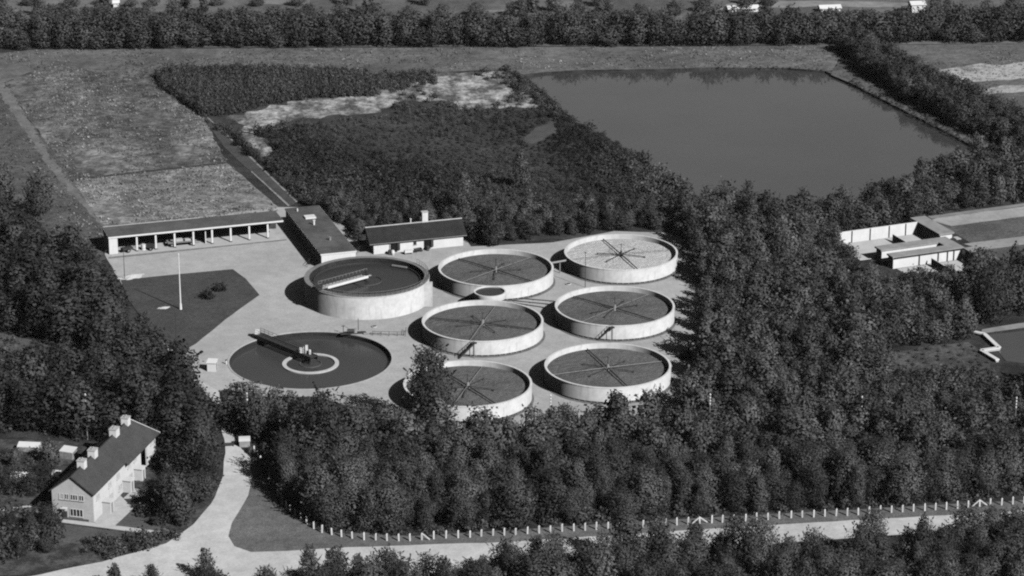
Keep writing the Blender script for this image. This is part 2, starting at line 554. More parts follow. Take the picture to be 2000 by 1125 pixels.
sheet('garden_path', [(-80, 1000), (0, 994), (60, 987), (62, 991), (0, 1000), (-80, 1008)], 0.1, PATHM, 0.1)
GLAWN = mat('garden_lawn', 0.115, ((0.3, 0.15), (2, 0.2)))
sheet('front_lawn', [(222, 1030), (262, 992), (255, 1000), (300, 1025), (345, 1040), (345, 1042)], 0.08, GLAWN, 0.08)
sheet('front_lawn', [(125, 1025), (340, 1054), (300, 1075), (118, 1060)], 0.08, GLAWN, 0.1)
sheet('front_lawn', [(275, 960), (298, 940), (330, 960), (326, 968), (300, 960)], 0.08, GLAWN, 0.08)
# open ground round the walled bathing building and its pools
sheet('open_lawn', [(1815, 424), (1850, 418), (2300, 370), (2300, 560), (1930, 520), (1900, 478)], 0.04, patch_mat('sports_lawn', 0.1, 0.15, 0.1), 0.15)
sheet('pale_track', [(1818, 431), (1830, 426), (2300, 365), (2300, 383), (1858, 442)], 0.07, mat('pale_track', 0.4, ((0.15, 0.15), (1, 0.12))), 0.15)
sheet('track_line', [(1812, 423), (1900, 411), (2300, 357), (2300, 361), (1820, 428)], 0.09, mat('track_line', 0.27, ((0.3, 0.2),)), 0.1)
sheet('pale_track', [(1882, 477), (1902, 474), (2300, 425), (2300, 440), (1922, 488)], 0.07, mat('pale_track_b', 0.34, ((0.15, 0.15), (1, 0.12))), 0.15)
sheet('lower_pool', [(1925, 655), (2300, 612), (2300, 745), (1965, 706), (1952, 690)], 0.06, water_mat('shallow_pool', 0.1, rough=0.2), 0.05)
sheet('pool_path', [(1916, 652), (1918, 644), (1990, 632), (2300, 592), (2300, 604), (1990, 642)], 0.08, mat('pool_path', 0.3, ((0.3, 0.2),)), 0.15)
sheet('wood_glade', [(1715, 692), (1800, 678), (1890, 668), (1930, 700), (1945, 790), (1850, 800), (1745, 800)], 0.04, patch_mat('glade', 0.07, 0.13, 0.2), 0.6)

tag(MB().box(-1700, 1700, -900, 4300, -5, 206).build('haze', HAZE), kind='stuff', label='thin summer haze over the whole plain')

# ------------------------------------------------------------------ the six trickling filters
TR, TIN, TH = 12.2, 11.82, 3.3


def world_angle(a, b, z):
    p, q = G(*a, z), G(*b, z)
    return math.atan2(q.y - p.y, q.x - p.x)


proto_filter = {}


def filter_tank(c, long_dark, long_thin, short_off, label, pale=False, stair=None):
    t = thing('filter_tank', label, 'tank', c, 0, 'round trickling filter tanks')
    if not proto_filter:
        proto_filter['wall'] = MB().lathe([(TR, 0.42), (TR, TH - 0.16), (TR + 0.05, TH - 0.15), (TR + 0.05, TH), (TIN, TH), (TIN, 0.42)], 144).build('wall', CONC, t, True)
        m = MB()                                   # the foot of the wall: a thin ring with little piers standing out of it
        m.lathe([(TR - 0.5, 0.1), (TR - 0.5, 0.42), (TR - 0.62, 0.42), (TR - 0.62, 0.1)], 128)
        for i in range(64):
            a = 2 * PI * i / 64
            r0, r1, w = TR - 0.55, TR - 0.03, 0.14
            pts = [(r * math.cos(a) - s * w * math.sin(a), r * math.sin(a) + s * w * math.cos(a)) for r, s in ((r0, -1), (r1, -1), (r1, 1), (r0, 1))]
            m.prism(pts, 0.1, 0.419)
        pr = m
        proto_filter['footing'] = pr.lathe([(TR + 0.4, 0.0), (TR + 0.4, 0.1), (TR - 0.65, 0.1), (TR - 0.65, 0.0)], 96).build('footing', mat('footing_concrete', 0.2, ((0.5, 0.2), (3, 0.2))), t)
    else:
        for k in ('wall', 'footing'):
            o = proto_filter[k].copy()
            col.objects.link(o)
            o.parent = t
    # the bed of stones, heaped a little unevenly
    rr = random.Random(int(c[0] * 10))
    m = MB().disc(TIN + 0.02, 2.25, 90, rings=22)
    m.v = [(x, y, z + (rr.uniform(-0.05, 0.05) if x * x + y * y < 135 else 0)) for x, y, z in m.v]
    m.build('filter_bed', STONEPALE if pale else STONE, t)
    m = MB().tube((0, 0, 2.2), (0, 0, 3.0), 0.42, 0.34, 14).tube((0, 0, 3.0), (0, 0, 3.5), 0.26, 0.2, 12)
    m.build('distributor_column', STEEL if pale else GALV, t, True)
    MB().tube((0, 0, 3.5), (0, 0, 5.1), 0.09, 0.06, 8).build('mast', STEEL, t)

    def arm(a, L, r, name, mt, z=2.75):
        d = Vector((math.cos(a), math.sin(a), 0))
        q = MB().tube(d * 0.3 + Vector((0, 0, z)), d * L + Vector((0, 0, z - 0.12)), r, r * 0.75, 8)
        if r > 0.07:
            q.box(d.x * L - 0.12, d.x * L + 0.12, d.y * L - 0.12, d.y * L + 0.12, z - 0.35, z)
        q.build(name, mt, t)
    for k in (0, 1):
        arm(long_dark + k * PI, 11.0, 0.14, 'distributor_arm', STEEL)
        arm(long_thin + k * PI, 11.2, 0.055, 'distributor_arm', STEEL if pale else GALV, 2.8)
    for k in range(4):
        arm(long_dark + short_off[k], 5.2, 0.12 if pale else 0.09, 'short_arm', STEEL, 2.7)
    for k in range(4):
        d = Vector((math.cos(long_dark + k * PI / 2), math.sin(long_dark + k * PI / 2), 0))
        MB().tube((0, 0, 5.0), d * 5.5 + Vector((0, 0, 2.8)), 0.025, n=5).build('stay_cable', STEEL, t)
    if stair:
        p, q = G(*stair[0], TH) - Vector(c), G(*stair[1], 0.1) - Vector(c)
        pd = Vector((p.x, p.y, 0)).normalized()
        a = pd * (TR + 0.55)
        top = Vector((a.x, a.y, TH - 0.1))
        bot = Vector((q.x, q.y, 0.1))
        sd = (bot - top)
        sd.z = 0
        sd = sd.normalized()
        side = Vector((-sd.y, sd.x, 0))
        m = MB()
        for s in (-0.36, 0.36):
            m.beam(top + side * s, bot + side * s, 0.1, 0.28)
        for i in range(1, 14):
            p1 = top.lerp(bot, i / 14)
            m.beam(p1 - side * 0.36, p1 + side * 0.36, 0.24, 0.04)
        m.box(top.x - 0.5, top.x + 0.5, top.y - 0.5, top.y + 0.5, TH - 0.16, TH - 0.1)
        st = m.build('stair', STEEL, t)
        m = MB()
        for s in (-0.36, 0.36):
            m.beam(top + side * s + Vector((0, 0, 0.9)), bot + side * s + Vector((0, 0, 0.9)), 0.05)
            for i in range(5):
                p1 = top.lerp(bot, i / 4) + side * s
                m.beam(p1, p1 + Vector((0, 0, 0.9)), 0.05)
        m.build('handrail', STEEL, st)
        for s in (-0.4, 0.4):
            MB().tube((top.x + side.x * s, top.y + side.y * s, 0.08), (top.x + side.x * s, top.y + side.y * s, TH - 0.1), 0.05, n=6).build('support_post', GALV, st)
    return t


Z3 = 2.8
filter_tank((23.5, 15.4, 0.07), world_angle((1174, 462), (1243, 522), Z3), world_angle((1122, 504), (1310, 486), Z3), (1.0, 2.2, 4.2, 5.3),
            'round filter tank with a bed of pale dry stones and dark sprinkler arms', pale=True)
filter_tank((-3.4, 5.1, 0.07), world_angle((890, 500), (1045, 548), Z3), world_angle((905, 545), (1010, 507), Z3), (0.9, 2.0, 4.0, 5.4),
            'round dark filter tank directly behind the small raised drum tank')
filter_tank((21.0, -18.9, 0.07), world_angle((1100, 570), (1278, 622), Z3), world_angle((1140, 625), (1225, 590), Z3), (1.2, 1.9, 4.3, 5.0),
            'round filter tank with a steel stair, in front of the pale bedded tank', stair=((1195, 644), (1168, 664)))
filter_tank((-5.9, -27.8, 0.07), world_angle((840, 623), (1038, 645), Z3), world_angle((968, 597), (918, 665), Z3), (0.8, 2.3, 3.7, 5.5),
            'round filter tank with a steel stair, in front of the small raised drum tank', stair=((923, 678), (896, 700)))
filter_tank((18.5, -52.9, 0.07), world_angle((1144, 677), (1225, 752), Z3), world_angle((1100, 727), (1287, 704), Z3), (0.9, 2.1, 3.9, 5.2),
            'round filter tank without a stair, half screened by low tree tops in front')
filter_tank((-8.4, -62.5, 0.07), world_angle((880, 735), (965, 788), Z3), world_angle((898, 773), (928, 733), Z3), (0.7, 2.0, 4.4, 5.6),
            'round filter tank partly hidden behind the tall lone poplar')

# the small raised drum between the filters
t = thing('drum_tank', 'small white raised drum tank on a narrower foot between two big filters', 'tank', (-4.55, -11.6, 0.08))
MB().lathe([(3.3, 2.5), (3.35, 2.6), (3.35, 3.8), (3.05, 3.8), (3.05, 2.5)], 64).build('drum', WHITEWALL, t, True)
MB().lathe([(2.3, 0), (2.3, 2.3), (3.2, 2.55), (1.8, 2.55), (1.8, 0)], 48).build('pedestal', WHITEWALL, t, True)
MB().disc(3.06, 3.55, 64).build('water', SLUDGE, t)
# pipes
for i, (a, b, lab) in enumerate([((1000, 583), (1083, 590), 'thin dark pipe across the gravel, farthest of three from the camera'), ((995, 588), (1075, 596), 'thin dark pipe across the gravel, middle of three'),
                                 ((990, 591), (1068, 603), 'thin dark pipe across the gravel, closest of three to the camera')]):
    p, q = G(*a), G(*b)
    m = MB().tube((p.x, p.y, 0.2), (q.x, q.y, 0.2), 0.1)
    for k in (0.1, 0.5, 0.9):
        c = p.lerp(q, k)
        m.box(c.x - 0.15, c.x + 0.15, c.y - 0.2, c.y + 0.2, 0.08, 0.16)
    tag(m.build('pipe', STEEL), lab, 'pipe', 'pipes between the filters')
p, q = G(1079, 514, 2.6), G(1108, 509, 2.6)
t = thing('pipe_bridge', 'pale raised pipe joining two filter tanks at the rim', 'pipe', ((p.x + q.x) / 2, (p.y + q.y) / 2, 0.08))
d = (q - p) / 2
MB().tube((-d.x * 1.12, -d.y * 1.12, 2.6), (d.x * 1.12, d.y * 1.12, 2.6), 0.22, n=12).build('pipe', GALV, t)
MB().tube((0, 0, 0), (0, 0, 2.4), 0.12, n=8).build('support_post', GALV, t)

# ------------------------------------------------------------------ the tall settling tank
GC = Vector((-30.25, -5.6, 0.07))
GR = 13.0
t = thing('settling_tank', 'tall white round settling tank with railed rim and half bridge', 'tank', GC)
MB().lathe([(GR, 0), (GR, 4.75), (GR + 0.08, 4.78), (GR + 0.08, 4.95), (GR - 0.9, 4.95), (GR - 0.9, 0)], 144).build('wall', CONC, t, True)
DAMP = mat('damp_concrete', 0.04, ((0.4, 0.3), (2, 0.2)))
MB().lathe([(GR + 0.06, 4.953), (GR + 0.06, 5.0), (GR - 1.0, 5.0), (GR - 1.0, 4.953)], 144).build('rim_walkway', mat('walkway', 0.24, ((0.5, 0.15), (3, 0.1))), t, True)
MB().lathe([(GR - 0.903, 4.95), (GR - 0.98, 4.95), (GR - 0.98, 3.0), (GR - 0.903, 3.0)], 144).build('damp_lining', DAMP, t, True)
MB().disc(GR - 0.97, 3.95, 96).build('water', SLUDGE, t)
MB().lathe([(3.12, 3.5), (3.12, 4.1), (3.05, 4.1), (3.05, 3.5)], 64).build('baffle_ring', ROOFGREY, t, True)
MB().lathe([(11.15, 3.9), (11.15, 4.28), (11.05, 4.28), (11.05, 3.9)], 96).build('overflow_weir', STEEL, t, True)
ba = math.atan2(-12.9 - GC.y, -38.7 - GC.x)
bd = Vector((math.cos(ba), math.sin(ba), 0))
bs = Vector((-bd.y, bd.x, 0))
if bs.y > 0:
    bs = -bs                                          # side turned to the camera
br = MB()
br.beam(bd * 12.3 + Vector((0, 0, 5.2)), bd * -0.7 + Vector((0, 0, 5.2)), 1.3, 0.14)
br = br.build('bridge', SLAB, t)
m = MB().beam(bd * 10.8 + bs * 0.72 + Vector((0, 0, 5.12)), bd * 0.2 + bs * 0.72 + Vector((0, 0, 5.12)), 0.14, 0.5)
m.build('girder', WHITE, br)
m = MB().beam(bd * 12.0 - bs * 0.72 + Vector((0, 0, 5.12)), bd * 0.2 - bs * 0.72 + Vector((0, 0, 5.12)), 0.14, 0.5)
m.build('girder', GALV, br)


def railing(pts, h=1.1, w=0.06, step=1.6, rails=(0.55, 1.0)):
    m = MB()
    for a, b in zip(pts, pts[1:]):
        a, b = Vector(a), Vector(b)
        k = max(1, round((b - a).length / step))
        for i in range(k + 1):
            p = a.lerp(b, i / k)
            m.beam(p, p + Vector((0, 0, h)), w)
        for r in rails:
            m.beam(a + Vector((0, 0, h * r)), b + Vector((0, 0, h * r)), w * 0.8)
    return m


for s in (-0.6, 0.6):
    railing([tuple(bd * 12.2 + bs * s + Vector((0, 0, 5.27))), tuple(bd * -0.5 + bs * s + Vector((0, 0, 5.27)))], 1.15, 0.07, 0.9).build('railing', GALV if s < 0 else STEEL, br)
c = bd * 12.4
MB().box(c.x - 0.7, c.x + 0.7, c.y - 0.6, c.y + 0.6, 5.02, 5.9).tube((c.x + 0.4, c.y - 0.9, 5.3), (c.x - 0.3, c.y - 0.9, 5.3), 0.3, n=12).build('drive_unit', STEEL, br)
MB().tube((0, 0, 4.1), (0, 0, 6.0), 0.5, 0.4, 14).box(-0.6, 0.6, -0.5, 0.5, 5.5, 6.2).build('centre_column', STEEL, t)
pts = [(math.cos(a) * (GR - 0.1), math.sin(a) * (GR - 0.1), 5.0) for a in np.linspace(math.radians(-150), math.radians(-25), 26)]
railing(pts, 1.0, 0.05, 2.2, (0.5, 1.0)).build('rim_railing', GALV, t)
pts = [(math.cos(a) * (GR - 0.1), math.sin(a) * (GR - 0.1), 5.0) for a in np.linspace(math.radians(-20), math.radians(38), 14)]
railing(pts, 1.0, 0.05, 2.2, (0.5, 1.0)).build('rim_railing', STEEL, t)
MB().box(11.9, 13.75, -4.9, -2.7, 0, 4.72).box(12.2, 13.6, -4.7, -2.9, 4.72, 4.8).build('buttress', CONC, t)
c = Vector((6.5, 8.2, 0))
MB().beam(c + Vector((-1.6, 0.6, 4.4)), c + Vector((1.6, -0.9, 4.4)), 0.35, 0.25).build('scum_trough', GALV, t)
for px in ([(600, 522), (610, 511), (632, 499)], [(697, 497), (705, 490), (731, 489), (731, 498)]):
    w3 = [tuple(G(x, y) + Vector((0, 0, 0.08))) for x, y in px]
    o = w3[0]
    k = thing('guard_rail', 'dark railing beside the end wall of the long flat roofed workshop' if px[0][0] < 650 else 'dark railing in the gap between workshop and white cottage', 'railing', o)
    loc = [tuple(Vector(q) - Vector(o)) for q in w3]
    m = MB()
    for a, b in zip(loc, loc[1:]):
        for h in (0.6, 1.15):
            m.beam(Vector(a) + Vector((0, 0, h)), Vector(b) + Vector((0, 0, h)), 0.06)
    m.build('rail', STEEL, k)
    for a, b in zip(loc, loc[1:]):
        for i in range(3):
            q = Vector(a).lerp(Vector(b), i / 2.5)
            MB().beam(q, q + Vector((0, 0, 1.15)), 0.08).build('post', STEEL, k)

# ------------------------------------------------------------------ the sunk settling basin
t = thing('settling_basin', 'wide round basin of dark water sunk in the gravel with bridge', 'basin', HC)
MB().lathe([(HR + 0.33, -0.02), (HR + 0.33, 0.14), (HR - 0.02, 0.14), (HR - 0.02, -0.05), (HR + 0.04, -0.05), (HR + 0.04, -0.02)], 144).build('rim', RIM, t, True)
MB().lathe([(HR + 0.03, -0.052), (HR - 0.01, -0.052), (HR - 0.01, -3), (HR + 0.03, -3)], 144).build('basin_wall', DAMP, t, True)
MB().disc(HR, -0.85, 120).build('water', BASINW, t)
MB().lathe([(5.6, -1.2), (5.6, -0.66), (4.8, -0.66), (4.8, -1.2)], 96).build('baffle_ring', mat('baffle_concrete', 0.6, ((0.5, 0.1), (3, 0.12))), t, True)
MB().lathe([(2.2, -1.2), (2.2, -0.7), (2.05, -0.7), (2.05, -1.2)], 48).build('inner_ring', ROOFGREY, t, True)
a0 = G(510, 655, 0.9) - HC
bd = Vector((a0.x, a0.y, 0)).normalized()
bs = Vector((-bd.y, bd.x, 0))
if bs.y > 0:
    bs = -bs
EO = 16.9
br = MB().beam(bd * EO + Vector((0, 0, 0.9)), bd * -1.2 + Vector((0, 0, 0.9)), 1.7, 0.1).build('bridge', STEEL, t)
for s in (-0.85, 0.85):
    MB().beam(bd * (EO - 0.8) + bs * s + Vector((0, 0, 0.6)), bd * -1.2 + bs * s + Vector((0, 0, 0.6)), 0.16, 0.95).build('girder', STEEL, br)
    railing([tuple(bd * (EO - 0.1) + bs * s * 0.9 + Vector((0, 0, 0.95))), tuple(bd * -1.0 + bs * s * 0.9 + Vector((0, 0, 0.95)))], 1.05, 0.06, 1.3).build('railing', STEEL, br)
c = bd * (EO + 0.1)
m = MB().box(c.x - 0.5, c.x + 0.5, c.y - 0.5, c.y + 0.5, 0.95, 1.7)
m.build('drive_unit', WHITE, br)
for s in (-0.8, 0.8):
    w_ = c + bs * s
    MB().tube((w_.x - bs.x * 0.1, w_.y - bs.y * 0.1, 0.42), (w_.x + bs.x * 0.1, w_.y + bs.y * 0.1, 0.42), 0.34, n=14).build('wheel', STEEL, br)
MB().tube((0, 0, -2), (0, 0, 0.85), 0.5, n=20).build('centre_column', STEEL, t, True)
c = bd * 2.0
m = MB().box(c.x - 0.9, c.x - 0.2, c.y - 0.2, c.y + 0.5, 0.95, 1.9).box(c.x + 0.3, c.x + 0.8, c.y - 0.5, c.y, 0.95, 2.6).tube((c.x, c.y, 0.95), (c.x, c.y, 2.2), 0.22, n=10)
m.tube((c.x + 1.2, c.y - 0.9, 0.95), (c.x + 1.2, c.y - 0.9, 1.9), 0.25, n=10)
m.build('gear_housing', WHITE, br)

# small gear on the yard beside the basin
b0 = G(690, 652)
t = thing('pump_set', 'dark pump set with pipes lying on the gravel behind the sunk basin', 'pump', (b0.x, b0.y, 0.08), 0.15)
MB().box(-2.6, 2.6, -0.5, 0.5, 0, 0.18).build('base_frame', STEEL, t)
MB().tube((-1.2, 0, 0.6), (0.1, 0, 0.6), 0.42, n=14).build('motor', STEEL, t, True)
MB().tube((0.4, 0, 0.2), (0.4, 0, 1.0), 0.4, 0.3, 12).tube((0.4, 0, 0.5), (2.3, 0, 0.5), 0.14).build('pump_body', GALV, t)
MB().tube((-2.0, 0, 0.1), (-2.0, 0, 1.9), 0.07).beam((-2.4, 0, 1.7), (-1.6, 0, 1.7), 0.1).build('valve_spindle', STEEL, t)
for k, (x, y, L) in enumerate([(3.4, -0.6, 2.6), (4.6, -0.3, 2.2)]):
    p = b0 + Vector((x, y, 0))
    tag(MB().tube((p.x - L / 2, p.y, 0.26), (p.x + L / 2, p.y + 0.5, 0.26), 0.16, n=10).build('pipe_length', GALV), ['pale loose pipe on the gravel touching the dark pump set', 'short pale loose pipe on the gravel next to the railing'][k], 'pipe', 'loose pipes by the pump set')
p = G(700, 650)
t = thing('marker_post', 'thin dark upright post standing behind the sunk basin', 'post', (p.x, p.y, 0.08))
MB().tube((0, 0, 0), (0, 0, 3.0), 0.07, 0.06).build('pole', STEEL, t)
MB().box(-0.2, 0.2, -0.2, 0.2, 0, 0.12).build('base', RIM, t)
w3 = [G(728, 656), G(792, 657.5), G(793, 648)]
t = thing('guard_rail', 'low dark angled railing between the sunk basin and a filter tank', 'railing', (w3[0].x, w3[0].y, 0.08))
loc = [q - w3[0] for q in w3]
m = MB()
for a, b in zip(loc, loc[1:]):
    for h in (0.45, 0.9):
        m.beam(a + Vector((0, 0, h)), b + Vector((0, 0, h)), 0.06)
m.build('rail', STEEL, t)
for q in [loc[0], loc[0].lerp(loc[1], 0.25), loc[0].lerp(loc[1], 0.5), loc[0].lerp(loc[1], 0.75), loc[1], loc[2]]:
    MB().beam(q, q + Vector((0, 0, 0.95)), 0.08).build('post', STEEL, t)
for (x, y, lab) in ((731, 639, 'small round dark manhole cover on the gravel behind the pump set'), (1306, 667, 'small dark valve box on the gravel below the stair tank'),
                    (1110, 556, 'small dark cover plate on the gravel in front of the pale bedded tank')):
    p = G(x, y)
    t = thing('manhole_cover', lab, 'cover', (p.x, p.y, 0.08))
    MB().lathe([(0.62, 0), (0.62, 0.16), (0.5, 0.2), (0.45, 0.2), (0.45, 0)], 24).build('ring', RIM, t)
    MB().disc(0.46, 0.17, 24).build('lid', STEEL, t)

# ------------------------------------------------------------------ long open garage
GA = math.radians(17.8)
t = thing('open_garage', 'long white open fronted vehicle shelter with flat dark roof and posts', 'garage', (-87.9, 23.1, 0.08), GA)
L_, D_, H_ = 38.9, 7.0, 4.1
MB().box(-0.1, L_ + 0.1, -0.15, D_ + 0.1, H_ - 0.42, H_ - 0.06).build('fascia', WHITE, t)
m = MB().box(-0.02, L_ + 0.02, -0.07, D_ + 0.02, H_ - 0.058, H_ + 0.02)
rf = m.build('roof', ROOFGREY, t)
MB().box(0, 21.6, D_ - 0.02, D_ + 0.16, H_ - 0.05, H_ + 0.12).build('coping', SLAB, rf)
MB().box(0.0, 1.9, 0.0, 0.25, 0, H_ - 0.425).build('front_wall', WHITEWALL, t)
MB().box(0.0, 0.25, 0.26, D_ - 0.26, 0, H_ - 0.425).build('end_wall', WHITEWALL, t)
MB().box(0.0, L_, D_ - 0.25, D_, 0, H_ - 0.425).build('back_wall', mat('back_wall_shade', 0.07, ((0.5, 0.15), (3, 0.1))), t)  # darker than the other walls: the roof's shade is put into its colour
MB().box(21.5, 21.7, 0.9, D_ - 0.26, 0, H_ - 0.43).build('partition_wall', WHITEWALL, t)
for k in range(8):
    u = 6.2 + 4.19 * k
    pb = MB().box(u - 0.19, u + 0.19, 0.3, 0.62, 0.25, H_ - 0.425)
    pb = pb.build('post', WHITE, t)
    MB().box(u - 0.25, u + 0.25, 0.24, 0.68, 0.045, 0.25).build('post_foot', STEEL, pb)
MB().box(0.2, L_ - 1.0, -1.1, D_ - 0.25, -0.04, 0.04).build('floor_slab', SLAB, t)


def wheels(par, pts, r=0.42, w=0.2):
    for (x, y) in pts:
        wh = MB().tube((x, y - w / 2, r), (x, y + w / 2, r), r, n=16).build('wheel', DARK, par)
        MB().tube((x, y - w / 2 - 0.02, r), (x, y + w / 2 + 0.02, r), r * 0.5, n=10).build('rim', GALV, wh)


def garage_point(u, v):
    return Vector((-87.9 + u * math.cos(GA) - v * math.sin(GA), 23.1 + u * math.sin(GA) + v * math.cos(GA), 0.13))


t = thing('farm_trailer', 'long flatbed trailer with a pale load parked under the open garage', 'trailer', garage_point(16.2, 1.5), GA)
MB().box(-3.1, 3.1, -0.95, 0.95, 0.85, 1.0).build('bed', WOODM, t)
MB().box(-3.1, 3.1, -0.4, 0.4, 0.62, 0.85).build('chassis', STEEL, t)
wheels(t, [(-2.2, -0.75), (-2.2, 0.75), (2.2, -0.75), (2.2, 0.75)])
MB().beam((3.1, 0, 0.72), (4.5, 0, 0.5), 0.12).build('drawbar', STEEL, t)
m = MB()
for s in (-0.92, 0.92):
    m.box(-3.1, 3.1, s - 0.03, s + 0.03, 1.003, 1.18)
m.build('side_board', WOODM, t)
MB().box(-1.2, 0.3, -0.5, 0.5, 1.003, 1.55).box(0.8, 2.4, -0.55, 0.4, 1.003, 1.4).build('load', SLAB, t)
t = thing('hand_cart', 'dark two wheeled cart under the shelter beside its solid white corner', 'cart', garage_point(4.0, 0.6), GA + 0.3)
MB().box(-1.3, 1.2, -0.6, 0.6, 0.6, 1.05).build('tray', STEEL, t)
wheels(t, [(0, -0.75), (0, 0.75)], 0.45, 0.12)
m = MB().beam((1.2, -0.4, 0.8), (2.5, -0.35, 1.0), 0.08).beam((1.2, 0.4, 0.8), (2.5, 0.35, 1.0), 0.08)
m.build('handle', WOODM, t)
t = thing('hand_cart', 'dark cart with a tipped tray under the shelter beside a white drum', 'cart', garage_point(9.3, 0.5), GA - 0.4)
MB().prism([(-0.9, -0.6), (0.9, -0.75), (0.9, 0.75), (-0.9, 0.6)], 0.55, 1.25).build('tray', STEEL, t)
wheels(t, [(0.1, -0.85), (0.1, 0.85)], 0.4, 0.12)
m = MB().beam((-0.9, -0.4, 0.9), (-2.0, -0.35, 1.3), 0.08).beam((-0.9, 0.4, 0.9), (-2.0, 0.35, 1.3), 0.08)
m.build('handle', WOODM, t)
p = garage_point(7.7, 0.9)
t = thing('oil_drum', 'white drum standing in the second bay of the open garage', 'drum', p)
MB().tube((0, 0, 0), (0, 0, 1.25), 0.5, n=20).build('body', WHITE, t, True)
MB().lathe([(0.52, 0.4), (0.54, 0.44), (0.52, 0.48), (0.5, 0.44)], 20).build('hoop', GALV, t)

# ------------------------------------------------------------------ flat roofed workshop
WA = math.radians(17.5)
t = thing('workshop', 'long low workshop with flat patched roof and white end wall', 'building', (-41.1, 13.4, 0.08), WA)
L_, D_, H_ = 7.9, 33.6, 3.4
MB().box(0.15, L_ - 0.15, 0.0, 0.25, 0, H_ - 0.3).build('end_wall', WHITEWALL, t)
sw = MB().box(0.15, 0.4, 0.25, D_ - 0.2, 0, H_ - 0.3).build('side_wall', mat('workshop_brick', 0.33, ((0.4, 0.1), (4, 0.1))), t)
MB().box(L_ - 0.4, L_ - 0.15, 0.25, D_ - 0.2, 0, H_ - 0.3).box(0.4, L_ - 0.4, D_ - 0.45, D_ - 0.2, 0, H_ - 0.3).build('rear_wall', WHITEWALL, t)
for v in (3, 7.5, 12, 16.5, 21, 25.5, 30):
    w_ = MB().box(0.1, 0.149, v - 0.9, v + 0.9, 1.5, 2.6).build('window', GLASS, t)
    m = MB()
    for a, b, c, d in ((v - 0.98, v + 0.98, 2.6, 2.68), (v - 0.98, v + 0.98, 1.42, 1.5), (v - 0.98, v - 0.9, 1.5, 2.6), (v + 0.9, v + 0.98, 1.5, 2.6), (v - 0.03, v + 0.03, 1.5, 2.6)):
        m.box(0.07, 0.148, a, b, c, d)
    m.build('frame', WHITE, w_)
MB().box(-0.05, L_ + 0.05, -0.1, D_, H_ - 0.3, H_ - 0.02).build('fascia', WHITE, t)
rf = MB().box(0.02, L_ - 0.02, 0.0, D_ - 0.07, H_ - 0.018, H_ + 0.05).build('roof', ROOFPATCH, t)
sk = MB().prism([(2.6, 24.3), (5.0, 24.3), (5.0, 26.4), (2.6, 26.4)], H_ + 0.05, H_ + 0.4).build('skylight', WHITE, rf)
MB().box(3.3, 3.6, 19.8, 20.1, H_ + 0.05, H_ + 1.1).box(3.15, 3.75, 19.7, 20.2, H_ + 1.1, H_ + 1.2).build('vent_pipe', WHITE, rf)
MB().tube((4.2, 8.5, H_ + 0.05), (4.2, 8.5, H_ + 0.7), 0.25, n=12).tube((4.2, 8.5, H_ + 0.7), (4.2, 8.5, H_ + 0.78), 0.36, n=12).build('vent_pipe', GALV, rf)
MB().tube((2.2, 30.6, H_ + 0.05), (2.2, 30.6, H_ + 0.7), 0.16, n=10).build('vent_pipe', WHITE, rf)

# ------------------------------------------------------------------ white cottage with the dark roof
t = thing('store_cottage', 'low white cottage with a dark pitched roof and one tall chimney', 'building', (-30.2, 23.2, 0.08), WA)
L_, D_, H_ = 20.4, 6.6, 2.65
MB().box(0, L_, 0, 0.25, 0, H_).build('front_wall', WHITEWALL, t)
m = MB().box(0, 0.25, 0.25, D_, 0, H_).box(L_ - 0.25, L_, 0.25, D_, 0, H_).box(0.25, L_ - 0.25, D_ - 0.25, D_, 0, H_)
for x in (0.0, L_ - 0.25):
    m.add([(x, 0.1, H_), (x + 0.25, 0.1, H_), (x + 0.25, D_ - 0.1, H_), (x, D_ - 0.1, H_), (x, D_ / 2, 4.85), (x + 0.25, D_ / 2, 4.85)], [(0, 1, 5, 4), (2, 3, 4, 5), (0, 4, 3), (1, 2, 5), (3, 2, 1, 0)])
m.build('gable_wall', WHITEWALL, t)
x0, x1, yo, ze, zr = -1.0, L_ + 0.7, -0.45, 2.45, 5.05
yr = D_ / 2
m = MB()
for s, (ya, yb) in enumerate(((yo, yr), (D_ - yo, yr))):
    m.add([(x0, ya, ze), (x1, ya, ze), (x1, yb, zr), (x0, yb, zr), (x0, ya, ze + 0.16), (x1, ya, ze + 0.16), (x1, yb, zr + 0.16), (x0, yb, zr + 0.16)], [(0, 1, 2, 3), (4, 7, 6, 5), (0, 4, 5, 1), (1, 5, 6, 2), (3, 2, 6, 7), (0, 3, 7, 4)])
rf = m.build('roof', ROOFDARK, t)
MB().tube((x0, yr, zr + 0.2), (x1, yr, zr + 0.2), 0.13, n=8).build('ridge_tile', SLAB, rf)
MB().beam((x0, yo - 0.08, ze + 0.02), (x1, yo - 0.08, ze + 0.02), 0.12, 0.12).build('gutter', GALV, rf)
ch = MB().box(12.0, 13.3, yr - 0.1, yr + 0.9, 4.6, 7.4).build('chimney', CONC, rf)
MB().box(11.9, 13.4, yr - 0.2, yr + 1.0, 7.4, 7.55).build('cap', RIM, ch)
MB().tube((9.4, yr + 0.2, 5.0), (9.4, yr + 0.2, 6.1), 0.13, n=8).tube((9.4, yr + 0.2, 6.1), (9.4, yr + 0.2, 6.25), 0.22, n=8).build('vent_pipe', WHITE, rf)
for x in (4.6, 12.2):
    dr = MB().box(x - 0.8, x + 0.7, -0.06, -0.003, 0.1, 2.35).build('door', DARK, t)
    MB().box(x + 0.75, x + 1.3, -0.35, -0.27, 0.55, 2.3).build('shutter', STEEL, dr)
    MB().box(x - 0.9, x + 0.8, -0.5, -0.01, 0, 0.1).build('step', SLAB, dr)
w_ = MB().box(9.0, 9.7, -0.05, -0.003, 1.3, 2.25).build('window', GLASS, t)
MB().box(8.9, 9.8, -0.12, -0.004, 1.2, 1.29).build('sill', SLAB, w_)
